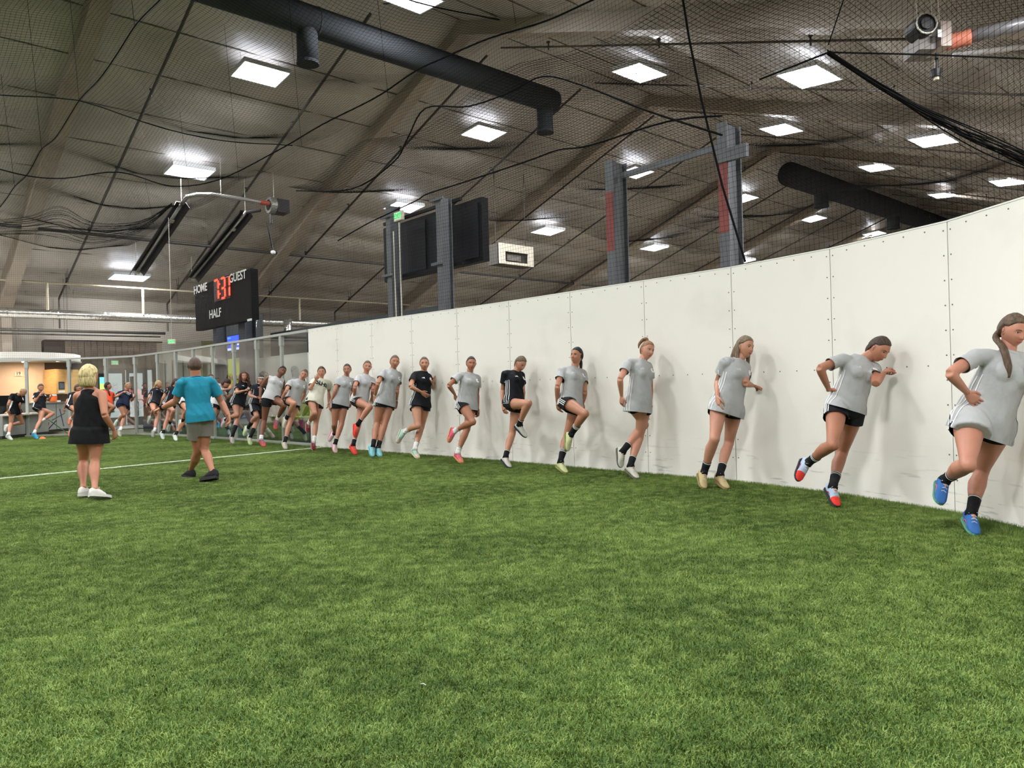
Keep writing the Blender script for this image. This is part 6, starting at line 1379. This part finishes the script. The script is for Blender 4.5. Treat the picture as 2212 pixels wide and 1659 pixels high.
person('dark skinned girl in sleeveless grey top with a fist on her hip, magenta boots', 'd5', dict(H=(522, 244), N=(445, 345), RS=(300, 350), LS=(535, 400), RE=(178, 500), RW=(165, 690), RF=(165, 790), LE=(545, 530), LW=(490, 650), RH=(270, 765), LH=(395, 735), RK=(232, 1050), RA=(182, 1330), RT=(245, 1462), LK=(560, 800), LA=(452, 1005), LT=(418, 1192)),
       gnd=(200, 1470), sup='R', yaw=12, k=1.03, shirt=(190, 190, 190), skin=(124, 76, 53), head=(14, 8, 24), hair=(34, 28, 28), tail='low', wr=(-.02, .05), sock=WHT, sock_h=.055, shoes=((190, 96, 134), (214, 96, 96)), toecol=(214, 104, 104), sleeve=0, stripes=False, lift=(0, .05), hands=(1.5, .5), shirt_len=.06, sockring=False, extra=band('R', .93, .028, (206, 120, 100)), short_len=.30, hi=True)
person('girl with a grey patterned headband, long black shorts and tall black socks', 'd4', dict(H=(1028, 335), N=(992, 425), RS=(885, 462), LS=(1085, 475), RE=(815, 615), RW=(955, 655), LE=(1095, 600), LW=(1040, 660), RH=(885, 820), LH=(990, 845), RK=(945, 985), RA=(808, 1170), RT=(728, 1345), LK=(950, 1090), LA=(842, 1345), LT=(845, 1500)),
       gnd=(815, 1505), yaw=28, k=.95, shirt=BLACK, skin=(191, 137, 114), head=(4, 6, 4), hair=(78, 60, 50), tail='shoulder', wr=(-.15, -.1), sock_h=.20, shoes=((206, 208, 196), (190, 206, 130)), toecol=(206, 220, 170), lift=(.08, 0), short_len=.78, shirt_len=.04, extra=headband((176, 176, 172)), sockring=False)
person('girl in black tee with long curly brown hair, arms crossed, standing on one black sock', 'd4', dict(H=(725, 276), N=(718, 388), RS=(612, 425), LS=(815, 435), RE=(585, 570), RW=(740, 525), RF=(832, 475), LE=(850, 560), LW=(770, 560), RH=(555, 785), LH=(660, 800), RK=(600, 965), RA=(405, 1050), RT=(330, 1195), LK=(605, 1050), LA=(518, 1330), LT=(530, 1478)),
       gnd=(490, 1482), yaw=26, k=.98, shirt=BLACK, skin=(191, 135, 110), head=(2, 2, 2), hair=(92, 54, 42), tail='curly', wr=(-.2, -.12), sock_h=.26, shoes=((186, 186, 182), (200, 140, 150)), lift=(.12, 0), shirt_len=.12, sockring=1)
person('player in white tee bending her head down with a palm on the glass', 'd4', dict(H=(405, 400), N=(290, 425), RS=(215, 420), LS=(330, 520), RE=(300, 525), RW=(450, 500), RF=(500, 425), LE=(420, 660), LW=(480, 625), LF=(525, 590), RH=(175, 800), LH=(235, 815), RK=(165, 1080), RA=(95, 1340), RT=(110, 1455), LK=(150, 1080), LA=(70, 1330), LT=(60, 1445)),
       gnd=(90, 1450), sup='B', yaw=60, k=.97, shirt=(206, 204, 204), skin=(199, 139, 115), head=(62, 60, 0), hair=(62, 42, 36), tail='shoulder', wr=(-.05, -.1), shoes=((214, 196, 190), (200, 190, 180)), sock=WHT, hands=(.2, .4), head_dy=-.05, sockring=False)
person('girl showing only dark hair and brow behind the man in blue', 'd4', dict(H=(130, 312), N=(120, 420), RS=(30, 440), LS=(190, 450), RE=(10, 600), RW=(10, 740), LE=(190, 620), LW=(180, 760), RH=(40, 800), LH=(120, 810), RK=(60, 960), RA=(10, 1120), RT=(-60, 1250), LK=(80, 1080), LA=(20, 1310), LT=(10, 1425)),
       gnd=(10, 1428), yaw=30, k=.95, shirt=BLACK, skin=(182, 127, 100), head=(10, 6, 4), hair=(60, 44, 40), tail='low', shoes=((206, 206, 200), (180, 180, 176)), lift=(.1, 0))
person('player hidden behind the man in blue except a bent leg and white boots', 'd3', dict(H=(985, 395), N=(940, 480), RS=(858, 505), LS=(1010, 530), RE=(815, 650), RW=(800, 780), LE=(1010, 660), LW=(990, 780), RH=(815, 840), LH=(900, 850), RK=(905, 925), RA=(832, 1110), RT=(775, 1285), LK=(835, 1160), LA=(700, 1370), LT=(710, 1500)),
       gnd=(675, 1503), yaw=34, k=.97, shirt=(206, 206, 208), skin=(176, 120, 87), head=(30, 6, 4), hair=(62, 48, 42), tail='low', shoes=((222, 232, 222), (206, 216, 206)), lift=(-.05, 0), sock_h=.07, sockring=False)
person('girl in black tee in profile with brown ponytail, just left of the man in blue', 'd3', dict(H=(705, 408), N=(668, 490), RS=(545, 520), LS=(735, 545), RE=(455, 700), RW=(412, 830), LE=(740, 680), LW=(720, 800), RH=(515, 850), LH=(615, 865), RK=(655, 940), RA=(590, 1150), RT=(565, 1325), LK=(540, 1090), LA=(460, 1340), LT=(465, 1475)),
       gnd=(430, 1477), yaw=36, k=.97, shirt=BLACK, skin=(189, 132, 107), head=(78, 6, 4), hair=(72, 54, 48), tail='low', wr=(-.05, 0), shoes=((218, 228, 220), (200, 210, 204)), lift=(-.05, 0), sock_h=.07, sockring=1, short_len=.26)
person('girl in black tee with blonde low ponytail and white socks, behind the outstretched hand', 'd3', dict(H=(372, 442), N=(338, 520), RS=(250, 560), LS=(430, 575), RE=(188, 700), RW=(150, 815), RF=(140, 900), LE=(425, 700), LW=(410, 820), RH=(250, 835), LH=(345, 860), RK=(278, 925), RA=(232, 1045), RT=(188, 1195), LK=(345, 1080), LA=(298, 1310), LT=(272, 1440)),
       gnd=(270, 1442), yaw=32, k=.96, shirt=BLACK, skin=(199, 139, 114), head=(72, 8, 4), hair=(190, 168, 118), hair2=(140, 116, 76), tail='low', wr=(-.03, 0), sock=WHT, shoes=((172, 176, 166), (150, 154, 146)), lift=(.12, 0), sock_h=.08, sockring=False, extra=band('R', .93, .028, (230, 230, 226)), short_len=.24)
person('girl in navy lettered tee with blonde ponytail in front of the glass doors', 'd2', dict(H=(805, 560), N=(775, 640), RS=(672, 665), LS=(845, 690), RE=(612, 730), RW=(725, 655), RF=(790, 640), LE=(855, 800), LW=(905, 735), LF=(940, 690), RH=(665, 880), LH=(765, 905), RK=(732, 1025), RA=(632, 1125), RT=(588, 1205), LK=(735, 1085), LA=(682, 1265), LT=(680, 1382)),
       lean=0, gnd=(665, 1387), yaw=30, k=.95, shirt=(26, 34, 58), shorts=(24, 30, 52), skin=(191, 132, 105), head=(46, 20, 6), hair=(168, 140, 102), tail='low', wr=(-.18, -.12), sock=WHT, shoes=((196, 200, 184), (180, 184, 170)), lift=(.2, 0), sock_h=.08, stripes=False, logo=False, crest=False, text=[('soccer', .76, .085, (196, 198, 190), .003), ('state', .66, .06, (170, 172, 150), .002)], sockring=False, shirt_len=.12)
person('girl in orange tee with long dark ponytail, between the coach and the navy tee', 'd2', dict(H=(480, 560), N=(470, 645), RS=(420, 675), LS=(560, 690), RE=(380, 800), RW=(400, 900), LE=(565, 795), LW=(585, 745), RH=(415, 860), LH=(495, 880), RK=(575, 900), RA=(470, 1030), RT=(405, 1120), LK=(480, 1080), LA=(435, 1275), LT=(455, 1375)),
       lean=0, gnd=(435, 1380), yaw=40, k=.95, shirt=(226, 78, 44), skin=(172, 114, 87), head=(80, 2, 4), hair=(46, 34, 32), tail='side', wr=(-.05, -.1), sock=WHT, shoes=((206, 206, 200), (190, 190, 186)), lift=(0, 0), sock_h=.08, stripes=False, logo=False, sockring=False)
person('girl in black tee with short dark hair, half hidden left of the woman in black', 'd1', dict(H=(1270, 592), N=(1232, 672), RS=(1142, 695), LS=(1290, 725), RE=(1085, 830), RW=(1048, 925), LE=(1300, 840), LW=(1290, 950), RH=(1135, 910), LH=(1225, 930), RK=(1260, 975), RA=(1155, 1085), RT=(1130, 1185), LK=(1205, 1120), LA=(1160, 1290), LT=(1150, 1390)),
       lean=0, gnd=(1140, 1392), yaw=32, k=.95, shirt=BLACK, skin=(189, 132, 105), head=(50, 20, 4), hair=(92, 68, 54), tail='shoulder', wr=(-.05, 0), sock=WHT, shoes=((226, 146, 116), (214, 130, 110)), lift=(0, 0), sock_h=.06, stripes='wide', sockring=False)
person('girl in black tee with light blue boots biting her nails, second from left', 'd1', dict(H=(665, 586), N=(652, 665), RS=(575, 692), LS=(732, 715), RE=(572, 815), RW=(640, 715), RF=(685, 655), LE=(785, 800), LW=(818, 740), LF=(850, 700), RH=(592, 945), LH=(688, 955), RK=(865, 1005), RA=(692, 1115), RT=(632, 1250), LK=(655, 1130), LA=(560, 1310), LT=(620, 1415)),
       lean=0, gnd=(570, 1412), yaw=32, k=.97, shirt=BLACK, skin=(189, 132, 105), head=(22, 18, 4), hair=(84, 64, 52), tail='bun', wr=(-.2, -.15), sock=WHT, shoes=((66, 168, 212), (70, 150, 200)), lift=(-.08, 0), sock_h=.07, stripes='wide', logo=False, sockring=False, shirt_len=.04)
person('leftmost girl in black tee looking down, white trainers, one leg folded back', 'd1', dict(H=(378, 662), N=(295, 690), RS=(195, 705), LS=(310, 745), RE=(135, 850), RW=(128, 950), RF=(140, 1015), LE=(320, 850), LW=(325, 950), RH=(188, 965), LH=(265, 985), RK=(180, 1165), RA=(140, 1345), RT=(205, 1432), LK=(365, 1150), LA=(125, 1205), LT=(90, 1300)),
       lean=0, gnd=(160, 1435), sup='R', yaw=40, k=.95, shirt=BLACK, skin=(189, 130, 104), head=(48, 55, 0), hair=(160, 128, 92), tail='pony', wr=(-.02, 0), sock=WHT, shoes=((212, 210, 204), (190, 188, 184)), lift=(0, .15), sock_h=.06, stripes='wide', logo=False, sockring=False, shirt_len=.10, head_dy=-.08)
# the two coaches
person('woman coach seen from behind, blonde bob, black tank top and skirt, white trainers', 'c1', dict(H=(848, 402), N=(850, 510), RS=(945, 575), LS=(752, 590), RE=(985, 770), RW=(1075, 915), RF=(1095, 1010), LE=(730, 740), LW=(745, 860), RH=(905, 960), LH=(790, 960), RK=(895, 1200), RA=(892, 1465), RT=(1050, 1545), LK=(788, 1200), LA=(785, 1450), LT=(880, 1515)),
       gnd=(840, 1548), sup='B', yaw=148, k=1.0, shirt=(20, 20, 22), shorts=(20, 20, 22), skin=(184, 123, 95), head=(132, 4, 0), hair=(222, 204, 150), hair2=(168, 146, 100), tail='bob', wr=(.05, 0), shoes=((214, 210, 204), (200, 198, 192)), sock_h=0, stripes=False, logo=False, crest=False, tank=True, dY=(0, 0), bulk=1.12, short_len=.28, skirt=True, shoe_style='run', toecol=(60, 58, 58), hi=True, shirt_len=.06, hands=(.7, .4), thumb=(None, None), head_dy=0.0)
def blk_shoe(*a): pass
person('man coach seen from behind in a blue tee and grey shorts, arm stretched left', 'c2', dict(H=(616, 315), N=(622, 420), RS=(768, 460), LS=(492, 465), RE=(862, 645), RW=(935, 775), RF=(945, 870), LE=(438, 640), LW=(300, 705), LF=(240, 730), RH=(708, 840), LH=(620, 840), RK=(706, 1095), RA=(782, 1300), RT=(672, 1385), LK=(640, 1120), LA=(578, 1290), LT=(505, 1335)),
       gnd=(690, 1388), sup='B', yaw=-164, k=1.07, male=True, shirt=(36, 132, 158), shorts=(128, 124, 116), skin=(182, 121, 92), head=(-176, 4, 0), hair=(84, 62, 50), tail='male', wr=(0, .12), shoes=((36, 36, 38), (52, 52, 52)), laces=(70, 70, 70), sock_h=0, stripes=False, logo=False, crest=False, dY=(0, 0), short_len=.62, sleeve=.62, shoe_style='run', hi=True, shirt_len=.09, extra=watch, hands=(.6, .8), head_dy=0.0, heel=(0, .02), bulk=1.0)
q_ = G(915, 1478, .022); mb = MB(); mb.tube([q_ + Vector((-.012, .004, 0)), q_ + Vector((0, 0, .003)), q_ + Vector((.010, -.008, 0))], [.001, .0016, .001], 5); tag(mb.build('thread_scrap', M_LET), 'tiny white thread scrap lying on the turf in the foreground', 'scrap')
